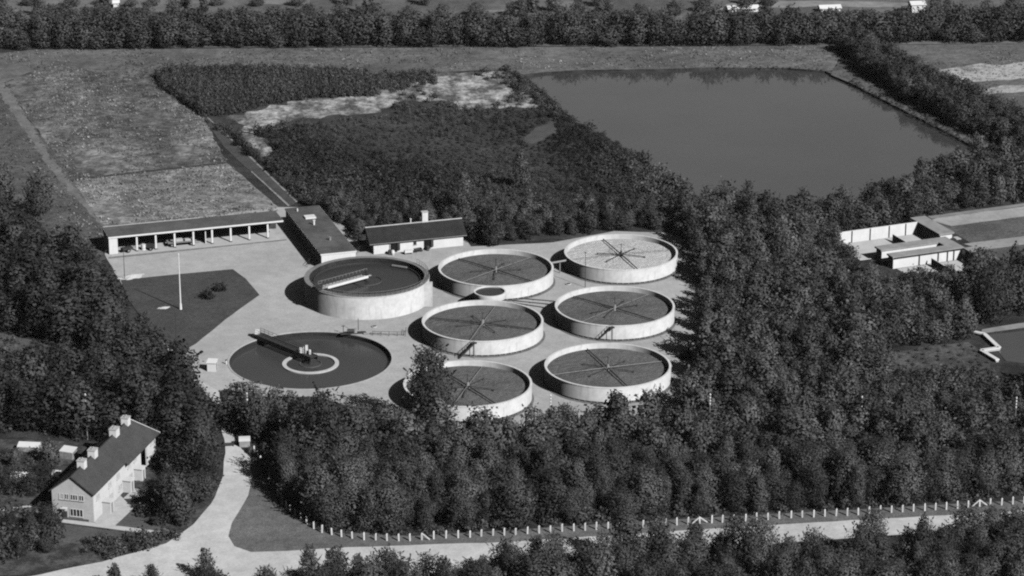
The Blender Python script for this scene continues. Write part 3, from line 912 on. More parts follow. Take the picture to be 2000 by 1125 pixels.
MB().tube((3.6, -0.12, 0.1), (3.6, -0.12, 2.4), 0.06, n=8).build('downpipe', GALV, t)


def cottage_point(u, v):
    return Vector((-30.2 + u * math.cos(WA) - v * math.sin(WA), 23.2 + u * math.sin(WA) + v * math.cos(WA), 0.08))


t = thing('trough', 'small white trough on legs on the gravel in front of the cottage', 'trough', cottage_point(7.3, -2.0), WA)
MB().prism([(-0.9, -0.4), (0.9, -0.4), (0.9, 0.4), (-0.9, 0.4)], 0.4, 0.95).build('basin', WHITE, t)
for x in (-0.7, 0.7):
    MB().box(x - 0.08, x + 0.08, -0.3, 0.3, 0, 0.4).build('leg', GALV, t)
t = thing('wheelbarrow', 'dark wheelbarrow standing in front of the cottage beside the white trough', 'wheelbarrow', cottage_point(9.6, -1.5), WA + 0.3)
MB().add([(-0.7, -0.3, 0.45), (0.6, -0.3, 0.45), (0.6, 0.3, 0.45), (-0.7, 0.3, 0.45), (-0.9, -0.5, 0.9), (0.9, -0.5, 0.9), (0.9, 0.5, 0.9), (-0.9, 0.5, 0.9)], [(0, 1, 2, 3), (0, 4, 5, 1), (1, 5, 6, 2), (2, 6, 7, 3), (3, 7, 4, 0)]).build('tray', STEEL, t)
MB().tube((0.95, -0.08, 0.28), (0.95, 0.08, 0.28), 0.28, n=14).build('wheel', DARK, t)
for s in (-0.3, 0.3):
    MB().beam((0.95, s * 0.4, 0.3), (-1.5, s, 0.7), 0.06).build('handle', WOODM, t)
    MB().beam((-0.5, s, 0.0), (-0.5, s, 0.5), 0.06).build('leg', STEEL, t)
for u, v, m_, lab in ((3.3, -1.1, STEEL, 'dark barrel beside the downpipe of the white cottage'), (12.0, -1.0, STEEL, 'dark barrel beside the farther dark door of the cottage'), (3.9, -1.6, WHITE, 'white barrel in front of the nearer dark door of the cottage')):
    t = thing('barrel', lab, 'barrel', cottage_point(u, v))
    MB().lathe([(0.3, 0), (0.4, 0.3), (0.42, 0.55), (0.4, 0.8), (0.3, 1.1), (0.0, 1.1), (0.0, 0)], 18).build('body', m_, t, True)
    MB().lathe([(0.42, 0.3), (0.42, 0.36), (0.38, 0.36), (0.38, 0.3)], 18).build('hoop', GALV, t)

# ------------------------------------------------------------------ flagpole, lamp posts, hut, signs
p = G(353, 605)
t = thing('flagpole', 'tall bare white flagpole on the dark lawn', 'flagpole', (p.x, p.y, 0.11))
MB().tube((0, 0, 0), (0, 0, 1.3), 0.3, 0.24, 12).build('base', WHITE, t)
MB().tube((0, 0, 1.3), (0, 0, 12.0), 0.17, 0.09, 10).build('pole', WHITE, t)
MB().tube((0, 0, 12.0), (0, 0, 12.18), 0.16, 0.05, 10).build('finial', WHITE, t)
for (x, y, h, lab) in ((243.6, 546, 7.0, 'thin dark lamp post at the lawn corner facing the garage'), (345, 682, 7.8, 'thin dark lamp post at the lawn corner towards the white hut'), (1143, 562, 7.6, 'thin dark lamp post in front of the pale bedded filter tank')):
    p = G(x, y)
    t = thing('lamp_post', lab, 'lamp post', (p.x, p.y, 0.1), 0, 'lamp posts round the yard')
    MB().tube((0, 0, 0), (0, 0, h), 0.075, 0.05, 8).build('pole', STEEL, t)
    MB().lathe([(0.05, h), (0.24, h + 0.05), (0.1, h + 0.25), (0.0, h + 0.25)], 10).build('lamp_shade', STEEL, t)
p = G(415, 724)
t = thing('white_hut', 'small white kiosk standing alone on the gravel beside the sunk basin', 'hut', (p.x, p.y, 0.08), -0.12)
MB().box(-0.85, 0.85, -0.8, 0.8, 0, 1.75).build('wall', WHITE, t)
MB().add([(-1.0, -0.95, 1.753), (1.0, -0.95, 1.753), (1.0, 0.95, 2.05), (-1.0, 0.95, 2.05), (-1.0, -0.95, 1.86), (1.0, -0.95, 1.86), (1.0, 0.95, 2.15), (-1.0, 0.95, 2.15)], [(0, 1, 2, 3), (4, 7, 6, 5), (0, 4, 5, 1), (1, 5, 6, 2), (2, 6, 7, 3), (3, 7, 4, 0)]).build('roof', WHITE, t)
MB().box(0.853, 0.88, -0.4, 0.35, 0.1, 1.6).build('door', GALV, t)
p = G(442, 712)
t = thing('hydrant', 'small pale hydrant at the rim of the sunk basin', 'hydrant', (p.x, p.y, 0.08))
MB().tube((0, 0, 0), (0, 0, 0.8), 0.16, 0.14, 10).build('body', WHITE, t)
MB().lathe([(0.2, 0.8), (0.18, 0.95), (0.0, 1.02), (0, 0.8)], 12).build('cap', STEEL, t)
p = G(478, 872)
t = thing('notice_board', 'white notice board on posts at the roadside by the wood', 'sign', (p.x, p.y, 0.05), 0.1)
MB().box(-0.95, 0.95, -0.5, 0.5, 0.0, 1.15).build('plinth', mat('plinth_render', 0.35, ((1, 0.2),)), t)
MB().box(-1.05, 1.05, -0.6, 0.6, 1.153, 1.75).build('board', WHITE, t)
p = G(441, 873)
t = thing('field_gate', 'low dark barred gate standing open at the road edge', 'gate', (p.x, p.y, 0.05), 0.12)
m = MB()
for z in (0.22, 0.52):
    m.box(-1.5, 1.3, -0.06, 0.06, z, z + 0.24)
m.build('gate_leaf', STEEL, t)
for x in (-1.6, 1.4):
    MB().box(x - 0.09, x + 0.09, -0.09, 0.09, 0, 0.9).build('post', STEEL, t)
for (x, y, s, lab) in ((258, 541, 0.75, 'pale heap of gravel at the lawn corner facing the garage'), (320, 602, 0.35, 'small pale heap of gravel at the lawn edge under the trees')):
    p = G(x, y)
    rr = random.Random(int(x))
    m = MB().lathe([(0, 0), (2.6, 0), (2.0, 0.25), (1.2, 0.55), (0.4, 0.75), (0, 0.78)], 20, closed=False)
    m.v = [(a * s * 1.5 * rr.uniform(0.7, 1.2), b * s * rr.uniform(0.6, 1.1), c * s * rr.uniform(0.3, 0.7)) for a, b, c in m.v]
    o = m.build('gravel_heap', SAND)
    o.location = (p.x, p.y, 0.11)
    o.rotation_euler = (0, 0, 0.5)
    tag(o, lab, 'gravel heap')

# ------------------------------------------------------------------ the row house
HA = math.radians(-14.4)
h0 = Vector((-78.9, -118.0, 0.06))
t = thing('row_house', 'two storey white row house with a steep tiled roof and four chimneys', 'house', h0, HA)
Wd, Ln, He, Hr = 7.5, 29.4, 5.3, 8.1
Lb = 26.3                                       # the far end runs askew: rear corner short, front corner long
m = MB().box(0, Wd, 0, 0.3, 0, He)
m.add([(0, 0, He), (Wd, 0, He), (Wd, 0.3, He), (0, 0.3, He), (Wd / 2, 0, Hr - 0.1), (Wd / 2, 0.3, Hr - 0.1)], [(0, 1, 4), (3, 5, 2), (1, 2, 5, 4), (0, 4, 5, 3)])
gw = m.build('gable_wall', BRICK, t)
MB().box(2.0, 6.6, -0.12, -0.003, 0.0, 0.42).build('plinth', mat('dark_plinth', 0.12, ((1, 0.2),)), gw)
HW = mat('house_render', 0.72, ((0.3, 0.06), (2, 0.06)), streak=(1.5, 0.1))
wr = MB().box(Wd - 0.3, Wd, 0.3, 22.3, 0, He).box(Wd - 0.3, Wd, 25.2, Ln, 0, He).box(Wd - 0.3, Wd, 22.3, 25.2, 4.6, He)
wr = wr.build('front_wall', HW, t)
MB().box(Wd - 1.3, Wd - 1.2, 22.3, 25.2, 0, 4.6).build('porch_recess', DARK, wr)
MB().box(0, 0.3, 0.3, Lb, 0, He).build('rear_wall', BRICK, t)
Lm = (Ln + Lb) / 2 - 0.3
m = MB()
m.add([(0.3, Lb - 0.3, 0), (Wd - 0.3, Ln - 0.3, 0), (Wd - 0.3, Ln, 0), (0.3, Lb, 0), (0.3, Lb - 0.3, He), (Wd - 0.3, Ln - 0.3, He), (Wd - 0.3, Ln, He), (0.3, Lb, He), (Wd / 2, Lb - 0.4, Hr - 0.3), (Wd / 2, Lb - 0.1, Hr - 0.3)],
      [(0, 1, 5, 8, 4), (2, 3, 7, 9, 6), (1, 2, 6, 5), (3, 0, 4, 7), (5, 6, 9, 8), (7, 4, 8, 9), (3, 2, 1, 0)])
m.build('gable_wall', BRICK, t)


def slope(m, v0, v1, ue, ze, th=0.22, vr=None):
    ur = Wd / 2
    vr = v1 if vr is None else vr
    m.add([(ue, v0, ze), (ue, v1, ze), (ur, vr, Hr), (ur, v0, Hr), (ue, v0, ze + th), (ue, v1, ze + th), (ur, vr, Hr + th), (ur, v0, Hr + th)],
          [(0, 1, 2, 3), (4, 7, 6, 5), (0, 4, 5, 1), (1, 5, 6, 2), (2, 6, 7, 3), (3, 7, 4, 0)])
    return m


sl_ = (Hr - He) / (Wd / 2)
m = MB()
slope(m, -0.35, 14.4, Wd + 0.35, He - 0.35 * sl_ + 0.02)
slope(m, 14.4, Ln + 0.4, Wd + 0.8, He - 0.8 * sl_ + 0.02, vr=Lb + 0.4)
slope(m, -0.35, Lb + 0.4, -0.4, He - 0.4 * sl_ + 0.02)
rf = m.build('roof', ROOFTILE, t)
MB().beam((Wd + 0.78, Ln + 0.46, He - 0.46), (Wd / 2, Lb + 0.46, Hr + 0.14), 0.14, 0.26).build('bargeboard', WHITE, rf)
MB().tube((Wd / 2, -0.35, Hr + 0.22), (Wd / 2, Lb + 0.4, Hr + 0.22), 0.11, n=8).build('ridge_tile', ROOFDARK, rf)
for v, w in ((4.7, 1.3), (9.6, 1.5), (19.6, 1.7), (25.0, 1.3)):
    c = MB().box(Wd / 2 - 0.6, Wd / 2 + 0.7, v - w / 2, v + w / 2, Hr - 0.8, Hr + 1.15).build('chimney', WHITEWALL, rf)
    k = MB().box(Wd / 2 - 0.68, Wd / 2 + 0.78, v - w / 2 - 0.08, v + w / 2 + 0.08, Hr + 1.15, Hr + 1.3)
    for q in (-0.3, 0.3):
        k.tube((Wd / 2 + 0.05, v + q, Hr + 1.3), (Wd / 2 + 0.05, v + q, Hr + 1.55), 0.12, n=8)
    k.build('cap', RIM, c)


def window(par, x0, x1, z0, z1, bars, wall='gable', tone=None):
    """a white framed window on the gable (x along the gable) or on the long front wall"""
    f = 0.09

    def bx(m, a, b, c, d, o0, o1):
        if wall == 'gable':
            m.box(a, b, -o1, -o0, c, d)
        else:
            m.box(Wd + o0, Wd + o1, a, b, c, d)
    m = MB()
    bx(m, x0, x1, z0, z0 + f, 0.003, 0.1)
    bx(m, x0, x1, z1 - f, z1, 0.003, 0.1)
    bx(m, x0, x0 + f, z0 + f, z1 - f, 0.003, 0.1)
    bx(m, x1 - f, x1, z0 + f, z1 - f, 0.003, 0.1)
    for k in range(1, bars):
        x = x0 + (x1 - x0) * k / bars
        bx(m, x - 0.05, x + 0.05, z0 + f, z1 - f, 0.003, 0.09)
    w_ = m.build('window', WHITE, par)
    m = MB()
    bx(m, x0 + f, x1 - f, z0 + f, z1 - f, 0.004, 0.04)
    m.build('pane', tone or GLASS, w_)
    m = MB()
    bx(m, x0 - 0.08, x1 + 0.08, z0 - 0.08, z0 - 0.003, 0.003, 0.16)
    m.build('sill', SLAB, w_)


CURT = mat('net_curtain', 0.5, ((4, 0.3),))
window(t, 1.35, 2.15, 3.75, 4.85, 1, tone=CURT)
window(t, 2.35, 3.15, 3.75, 4.85, 2)
window(t, 3.4, 4.75, 3.75, 4.85, 3)
window(t, 4.95, 5.9, 3.75, 4.85, 2)
window(t, 3.2, 5.6, 0.75, 2.2, 4)
dr = MB().box(1.75, 2.65, -0.07, -0.003, 0.05, 1.55).build('door', mat('door_paint', 0.06, ((2, 0.2),)), t)
MB().box(1.75, 2.65, -0.06, -0.004, 1.6, 2.15).build('fanlight', WHITE, dr)
MB().box(1.6, 2.8, -0.7, -0.005, 2.2, 2.32).build('canopy', WHITE, dr)
for v in (2.2, 7.6, 11.5, 16.5, 19.5, 27.6):
    window(t, v - 0.7, v + 0.7, 3.4, 4.5, 2, 'front', CURT)
for v in (8.0, 12.2, 17.2, 28.2):
    window(t, v - 0.8, v + 0.8, 0.9, 2.1, 2, 'front', CURT)
for v in (4.7, 14.2, 19.6):
    po = MB().box(Wd + 0.003, Wd + 1.5, v - 0.8, v + 0.8, 0, 2.2).build('porch', HW, t)
    MB().box(Wd + 0.004, Wd + 1.65, v - 0.95, v + 0.95, 2.203, 2.34).build('porch_roof', WHITE, po)
    MB().box(Wd + 1.503, Wd + 1.53, v - 0.35, v + 0.35, 0.05, 1.9).build('door', GALV, po)


def shed(px, py, L, D, H, rz, lab, m_=WHITE, glass=False):
    p = G(px, py)
    t = thing('garden_shed', lab, 'shed', (p.x, p.y, 0.04), rz, 'white sheds in the back gardens')
    MB().box(-L / 2, L / 2, -D / 2, D / 2, 0, H).build('wall', mat('shed_boards', 0.28, ((2, 0.3),)), t)
    L, D = L * 0.92, D * 0.85
    o = 0.15
    MB().add([(-L / 2 - o, -D / 2 - o, H + 0.01), (L / 2 + o, -D / 2 - o, H + 0.01), (L / 2 + o, D / 2 + o, H + 0.35), (-L / 2 - o, D / 2 + o, H + 0.35), (-L / 2 - o, -D / 2 - o, H + 0.12), (L / 2 + o, -D / 2 - o, H + 0.12),
              (L / 2 + o, D / 2 + o, H + 0.47), (-L / 2 - o, D / 2 + o, H + 0.47)], [(0, 1, 2, 3), (4, 7, 6, 5), (0, 4, 5, 1), (1, 5, 6, 2), (2, 6, 7, 3), (3, 7, 4, 0)]).build('roof', m_, t)
    MB().box(-0.4, 0.4, -D / 2 - 0.04, -D / 2 - 0.003, 0.05, H * 0.9).build('door', STEEL, t)


shed(48, 938, 5.0, 1.8, 0.75, -0.05, 'long low shed with a bright white roof in the back garden')
shed(58, 880, 4.3, 1.6, 0.9, -0.1, 'long white roofed shed in the back garden below the wood')
shed(134, 893, 2.6, 2.0, 1.3, -0.35, 'square white shed in the back garden closest to the house roof')
shed(110, 933, 1.3, 1.2, 0.7, -0.2, 'tiny white shed in the shadow of the row house')

# ------------------------------------------------------------------ walled bathing building on the right
FA = math.radians(22.6)
t = thing('bathing_building', 'white walled open courts with flat roofed wings among the trees', 'building', (71.75, 29.95, 0.04), FA)
MB().box(0, 20.2, 0, 0.25, 0, 2.8).build('court_wall', WHITEWALL, t)
for u in (3.6, 8.2, 13.0, 17.2):
    MB().box(u - 0.1, u + 0.1, -0.15, -0.003, 0.05, 2.75).build('pilaster', STEEL, t)
MB().box(-0.5, 20.2, -11.3, -0.003, -0.02, 0.05).build('court_floor', mat('court_paving', 0.6, ((0.3, 0.08), (2, 0.06))), t)
MB().box(4.0, 20.2, -30, -19.3, -0.02, 0.05).build('court_floor', MATS['court_paving'], t)
MB().box(12.4, 12.6, -9.5, -2.6, 0.05, 1.7).build('partition_wall', WHITEWALL, t)
MB().box(11.9, 12.1, -28, -20.2, 0.05, 1.7).build('partition_wall', WHITEWALL, t)
MB().box(20.6, 23.6, -9.2, 2.9, 0, 2.45).build('wing', WHITEWALL, t)
MB().box(20.2, 24.0, -9.5, 3.3, 2.453, 2.8).build('wing_roof', mat('bath_roof', 0.33, ((0.4, 0.15),)), t)
MB().box(20.5, 23.0, -28.8, -19.9, 0, 2.45).build('wing', WHITEWALL, t)
MB().box(20.1, 23.4, -29.2, -19.6, 2.453, 2.8).build('wing_roof', MATS['bath_roof'], t)
m = MB().box(3.2, 20.3, -14.0, -11.6, 0, 2.45).box(3.2, 20.3, -19.0, -16.8, 0, 2.45).box(17.4, 20.3, -16.8, -14.0, 0, 2.45)
m.build('changing_block', WHITEWALL, t)
m = MB().box(2.9, 17.2, -14.2, -11.3, 2.453, 2.8).box(2.9, 17.2, -19.3, -16.6, 2.453, 2.8).box(17.2, 20.6, -19.3, -11.3, 2.453, 2.8)
m.build('changing_block_roof', mat('bath_roof_light', 0.33, ((0.4, 0.15), (3, 0.1))), t)
m = MB().box(3.2, 20.3, -19.36, -19.31, 2.35, 2.6)
m.build('eaves_trim', STEEL, t)
for u in (9.6, 14.3, 16.6, 18.2):
    MB().box(u - 0.12, u + 0.12, -19.16, -19.003, 0.05, 2.4).build('pilaster', STEEL, t)
MB().box(23.403, 24.6, -11.5, -9.8, 1.7, 1.85).box(20.8, 24.6, -19.4, -17.0, 0.05, 0.35).build('entrance_step', SLAB, t)
t = thing('wall_coping', 'bright white zigzag low wall at the corner of the lower pool', 'wall', G(1912, 655))
o = G(1912, 655)
zz = [(1903, 653), (1922, 657), (1951, 684), (1916, 689), (1948, 708)]
m = MB()
for a, b in zip(zz, zz[1:]):
    m.beam(G(*a) - o + Vector((0, 0, 0.55)), G(*b) - o + Vector((0, 0, 0.55)), 0.9, 0.25)
m.build('coping', WHITE, t)
m = MB()
for a, b in zip(zz, zz[1:]):
    m.beam(G(*a) - o + Vector((0, 0, 0.24)), G(*b) - o + Vector((0, 0, 0.24)), 0.6, 0.36)
m.build('wall_base', SLAB, t)

# ------------------------------------------------------------------ jetty, far sheds
p = G(1416, 396, -0.5)
t = thing('jetty', 'small pale plank jetty at the near shore of the pond', 'jetty', (p.x, p.y, -0.9), 0.5)
for k in range(7):
    MB().box(-1.8 + k * 0.52, -1.36 + k * 0.52, -1.6, 1.6, 0.9, 1.0).build('plank', WHITE, t)
for x in (-1.6, 1.6):
    for y in (-1.3, 1.3):
        MB().tube((x, y, -0.6), (x, y, 0.9), 0.12, n=8).build('post', WOODM, t)
for (x, y, L, D, H, lab) in ((1450, 22, 22, 3, 1.0, 'longest bright white low shed beyond the far tree belt'), (1620, 21, 15, 3, 1.0, 'middle white low shed beyond the far tree belt'), (1790, 24, 10, 4, 2.6, 'taller white shed beyond the far tree belt'),
                             (227, 13, 4, 2, 1.2, 'tiny white house far behind the belt beside pale field strips')):
    p = G(x, y)
    t = thing('far_shed', lab, 'shed', (p.x, p.y, 0.05), 0.15, 'white sheds beyond the tree belt')
    MB().box(-L / 5, L / 5, -D / 2, D / 2, 0, H).build('wall', WHITEWALL, t)
    l = L / 5 + 0.3
    d = D / 2 + 0.3
    m = MB().add([(-l, -d, H), (l, -d, H), (l, d, H), (-l, d, H), (-l, 0, H + 0.8), (l, 0, H + 0.8)], [(0, 1, 5, 4), (2, 3, 4, 5), (0, 4, 3), (1, 2, 5), (3, 2, 1, 0)])
    m.build('roof', WHITE, t)

# ------------------------------------------------------------------ fence posts and power poles
POSTS = [(497, 884), (503, 894), (509, 905), (517, 918), (526, 935), (535, 952), (543, 969), (551, 984), (559, 993), (567, 1000), (576, 1007), (587, 1016), (599, 1024), (613, 1033), (629, 1041), (648, 1045), (667, 1049), (688, 1052),
         (711, 1055), (734, 1055.5), (756, 1056.5), (779, 1057), (801, 1057), (824, 1055), (847, 1053), (871, 1051.5), (895, 1051), (918, 1050), (940, 1048), (963, 1046.5), (985, 1046), (1007, 1045), (1030, 1043), (1053, 1042), (1075, 1041),
         (1098, 1038.5), (1121, 1037.5), (1143, 1036.5), (1165, 1035), (1188, 1034), (1210, 1032.5), (1232, 1031), (1256, 1030), (1279, 1028.5), (1300, 1028), (1322, 1026), (1344, 1024.5), (1366.5, 1023), (1390, 1022), (1411, 1021),
         (1433, 1019.5), (1456, 1018), (1478, 1017), (1500, 1015.5), (1522, 1013.5), (1545, 1012), (1567, 1011), (1589, 1010.5), (1611, 1009), (1633, 1008), (1655, 1007.5), (1676, 1006), (1698, 1004.5), (1720, 1002.5), (1741, 1001.5),
         (1763, 1000.5), (1784, 999), (1806, 998), (1827, 996.5), (1848, 995.5), (1870, 993.5), (1891, 991.5), (1913, 989.5), (1934, 988), (1956, 987), (1978, 985), (2000, 983.5)]
ORD = ['', 'first', 'second', 'third', 'fourth', 'fifth', 'sixth', 'seventh', 'eighth', 'ninth', 'tenth', 'eleventh', 'twelfth', 'thirteenth', 'fourteenth', 'fifteenth', 'sixteenth', 'seventeenth', 'eighteenth', 'nineteenth', 'twentieth']
TENS = {2: 'twenty', 3: 'thirty', 4: 'forty', 5: 'fifty', 6: 'sixty', 7: 'seventy', 8: 'eighty', 9: 'ninety'}


def ordinal(n):
    if n <= 20:
        return ORD[n]
    if n >= 100:
        return 'hundred-and-' + ordinal(n - 100) if n > 100 else 'hundredth'
    return TENS[n // 10] + ('-' + ORD[n % 10] if n % 10 else '-fold').replace('-fold', '') if n % 10 else TENS[n // 10][:-1] + 'ieth'


BRACED = [min(range(len(POSTS)), key=lambda i: abs(POSTS[i][0] - x)) for x in (824, 1366.5, 1913)]
BN = ['left', 'middle', 'right']


def post_name(i):
    b = min(range(3), key=lambda k: abs(BRACED[k] - i))
    d = i - BRACED[b]
    if d == 0:
        return BN[b] + ' braced post'
    return ordinal(abs(d)) + ' post ' + ('right' if d > 0 else 'left') + ' of the ' + BN[b] + ' brace'


POSTM = mat('white_post', 0.72, ((2, 0.1), (9, 0.1)))
proto = None
for i, (x, y) in enumerate(POSTS):
    p = G(x, y)
    if proto is None:
        m = MB()
        m.prism([(-0.13, -0.13), (0.13, -0.13), (0.13, 0.13), (-0.13, 0.13)], 0, 1.28)
        m.add([(-0.13, -0.13, 1.28), (0.13, -0.13, 1.28), (0.13, 0.13, 1.28), (-0.13, 0.13, 1.28), (0, 0, 1.42)], [(0, 1, 4), (1, 2, 4), (2, 3, 4), (3, 0, 4)])
        o = proto = m.build('fence_post', POSTM)
    else:
        o = proto.copy()
        col.objects.link(o)
    o.location = (p.x, p.y, 0.04)
    o.rotation_euler = (R.uniform(-0.04, 0.04), R.uniform(-0.04, 0.04), R.uniform(-0.2, 0.2))
    o.scale = (1, 1, R.uniform(0.92, 1.08))
    if i in BRACED:
        k = BRACED.index(i)
        sides = ((1,), (1, -1), (-1, 1))[k]
        for s in sides:
            MB().beam((s * 0.12, 0, 1.2), (s * 1.35, 0, 0.15), 0.17).build('brace', POSTM, o)
        lab = 'white fence post with ' + ['a single slanting brace on its right side', 'braces on both sides, halfway along the road', 'braces on both sides, close to the right picture edge'][k]
    else:
        lab = 'plain white fence post, ' + post_name(i)
    tag(o, lab, 'fence post', 'white fence posts along the wood and road')
for x, yt in ((171, 770), (485, 768), (1075, 772), (1385, 770), (1680, 775), (1980, 777)):
    h = 9.0
    p = min((G(x, yb) for yb in np.arange(yt + 40, yt + 140, 1.0)), key=lambda q: abs(P(q.x, q.y, h)[1] - yt))
    where = {171: 'in the left wood above the row house', 485: 'among the trees below the sunk basin', 1075: 'at the wood edge between the two closest filter tanks', 1385: 'just right of the closest right filter tank',
             1680: 'in the wood midway between yard and picture edge', 1980: 'at the far right edge of the wood'}[x]
    t = thing('power_pole', 'slender pole with white insulators ' + where, 'power pole', (p.x, p.y, 0.05), 0, 'power poles standing in the wood')
    MB().tube((0, 0, 0), (0, 0, h - 0.3), 0.11, 0.07, 8).build('pole', WOODM, t)
    for k in range(4):
        z = h - 0.1 - 0.6 * k
        MB().lathe([(0.0, z - 0.2), (0.12, z - 0.18), (0.15, z), (0.1, z + 0.16), (0.0, z + 0.2)], 10, closed=False).build('insulator', WHITE, t)


# ------------------------------------------------------------------ vegetation
def leaves(rng, pos, nrm, size, tone):
    """diamond leaf sprays at pos, facing roughly nrm: (N,4,3) corners and (N,) tone"""
    n = len(pos)
    a = rng.normal(size=(n, 3))
    t = np.cross(nrm, a)
    t /= np.linalg.norm(t, axis=1)[:, None] + 1e-9
    b = np.cross(nrm, t)
    b /= np.linalg.norm(b, axis=1)[:, None] + 1e-9
    s = size[:, None]
    asp = rng.uniform(0.45, 0.8, (n, 1))
    q = np.stack([pos + t * s, pos + b * s * asp, pos - t * s * rng.uniform(0.7, 1.0, (n, 1)), pos - b * s * asp], 1)
    return q, tone


def crown(seed, h, r, n, kind='round', leaf=0.3, z0=0.1):
    """leaf sprays clustered into clumps round the stem; the outline stays ragged"""
    rng = np.random.default_rng(seed)
    K = {'round': 26, 'pointed': 24, 'poplar': 40, 'shrub': 12, 'bush': 14}[kind]
    C = []
    for k in range(K):
        u = (k + rng.uniform(0.1, 0.9)) / K
        if kind == 'round':
            prof = math.sin(PI * min(1, 0.08 + 0.86 * u)) ** 0.8
            prof *= 1.0 if u < 0.8 else 0.9
        elif kind == 'pointed':
            prof = min(1.0, (u + 0.1) / 0.28) * (1 - u) ** 0.62 + 0.05
        elif kind == 'poplar':
            prof = min(1.0, (u + 0.12) / 0.25) * (1 - u * 0.92) ** 0.42
        else:
            prof = math.sqrt(max(0.0, 1 - u * u)) * 0.95
        a = k * 2.399 + rng.uniform(-0.7, 0.7)
        rad = r * prof * rng.uniform(0.35, 0.8)
        zz = h * (z0 + (0.95 - z0) * u)
        cs = r * (0.3 + 0.22 * prof) * rng.uniform(0.75, 1.25)
        if kind == 'poplar':
            cs *= 0.8
        C.append((rad * math.cos(a), rad * math.sin(a), zz, cs, rng.uniform(0.65, 1.35)))
    C = np.array(C)
    w = C[:, 3] ** 2
    idx = rng.choice(K, n, p=w / w.sum())
    d = rng.normal(size=(n, 3))
    d /= np.linalg.norm(d, axis=1)[:, None]
    c = C[idx]
    shell = rng.uniform(0.55, 1.12, n) ** 0.6
    el = 1.25 if kind in ('pointed', 'poplar', 'round') else 0.9
    pos = c[:, :3] + d * (c[:, 3] * shell)[:, None] * np.array([1, 1, el])
    # a few shoots that stick out of the top and the sides
    m = max(4, n // 14)
    j = rng.choice(K, m)
    s = C[j]
    out = s[:, :3] * np.array([1, 1, 0]) / (np.linalg.norm(s[:, :2], axis=1)[:, None] + 0.2) + np.array([0, 0, 0.9])
    pos[:m] = s[:, :3] + out * (s[:, 3] * rng.uniform(0.9, 1.15 if kind == 'poplar' else 1.5, m))[:, None]
    pos[:, 2] = np.maximum(pos[:, 2], 0.08)
    nrm = d + rng.normal(size=(n, 3)) * 0.32 + np.array([0, 0, 0.25])
    nrm /= np.linalg.norm(nrm, axis=1)[:, None]
    tone = c[:, 4] * rng.uniform(0.8, 1.2, n)
    q, tone = leaves(rng, pos, nrm, rng.uniform(0.6, 1.3, n) * leaf, tone)
    ax = pos * np.array([1, 1, 0.35]) - np.array([0, 0, 0.35 * h * 0.4])      # foliage catches the light as rounded masses
    ax /= np.linalg.norm(ax, axis=1)[:, None] + 1e-9
    sn = d * 0.62 + ax * 0.55 + nrm * 0.22
    sn /= np.linalg.norm(sn, axis=1)[:, None]
    return q, tone, sn


def mesh_from_quads(name, q, tone, m, nrm=None):
    n = len(q)
    if nrm is not None:                               # wind each leaf so that its front looks outwards
        g = np.cross(q[:, 1] - q[:, 0], q[:, 3] - q[:, 0])
        back = (g * nrm).sum(1) < 0
        q = q.copy()
        q[back] = q[back][:, ::-1]
    me = bpy.data.meshes.new(name)
    me.vertices.add(n * 4)
    me.vertices.foreach_set('co', q.reshape(-1).astype(np.float32))
    me.loops.add(n * 4)
    me.loops.foreach_set('vertex_index', np.arange(n * 4, dtype=np.int32))
    me.polygons.add(n)
    me.polygons.foreach_set('loop_start', np.arange(0, n * 4, 4, dtype=np.int32))
    me.update(calc_edges=True)
    at = me.attributes.new('tone', 'FLOAT', 'POINT')
    at.data.foreach_set('value', np.repeat(tone, 4).astype(np.float32))
    me.materials.append(m)
    if nrm is not None:
        me.polygons.foreach_set('use_smooth', np.ones(n, dtype=bool))
        me.normals_split_custom_set_from_vertices(np.repeat(nrm, 4, 0).astype(np.float32))
    return me


def trunk_mesh(seed, h, r):
    rr = random.Random(seed)
    m = MB()
    p = Vector((0, 0, 0))
    rad = r
    for k in range(4):
        q = p + Vector((rr.uniform(-0.12, 0.12), rr.uniform(-0.12, 0.12), h * 0.21))
        m.tube(p, q, rad, rad * 0.75, 7)
        if k:
            for _ in range(2):
                a = rr.uniform(0, 2 * PI)
                m.tube(p, p + Vector((math.cos(a) * h * 0.16, math.sin(a) * h * 0.16, h * 0.13)), rad * 0.5, rad * 0.2, 5)
        p, rad = q, rad * 0.75
    o = m.build('trunk', BARK)
    me = o.data
    bpy.data.objects.remove(o)
    return me


KINDS = {}
for kind, seeds in (('round', range(5)), ('pointed', range(5, 11))):
    for s_ in seeds:
        near = crown(100 + s_, 7.6, 2.35 if kind == 'round' else 2.15, 4200, kind, 0.155)
        far = crown(100 + s_, 7.6, 2.35 if kind == 'round' else 2.15, 1300, kind, 0.26)
        me = mesh_from_quads('crown', near[0], near[1], LEAF, near[2])
        dk = me.copy()
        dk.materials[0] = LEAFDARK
        KINDS.setdefault(kind, []).append((me, trunk_mesh(200 + s_, 7.6, 0.17), far, dk))
SHRUBS = [crown(300 + k, 1.7, 1.35, 200, 'shrub', 0.22, 0.02) for k in range(6)]


def inside(poly, x, y):
    c = False
    j = len(poly) - 1
    for i in range(len(poly)):
        xi, yi = poly[i]
        xj, yj = poly[j]
        if (yi > y) != (yj > y) and x < (xj - xi) * (y - yi) / (yj - yi) + xi:
            c = not c
        j = i
    return c


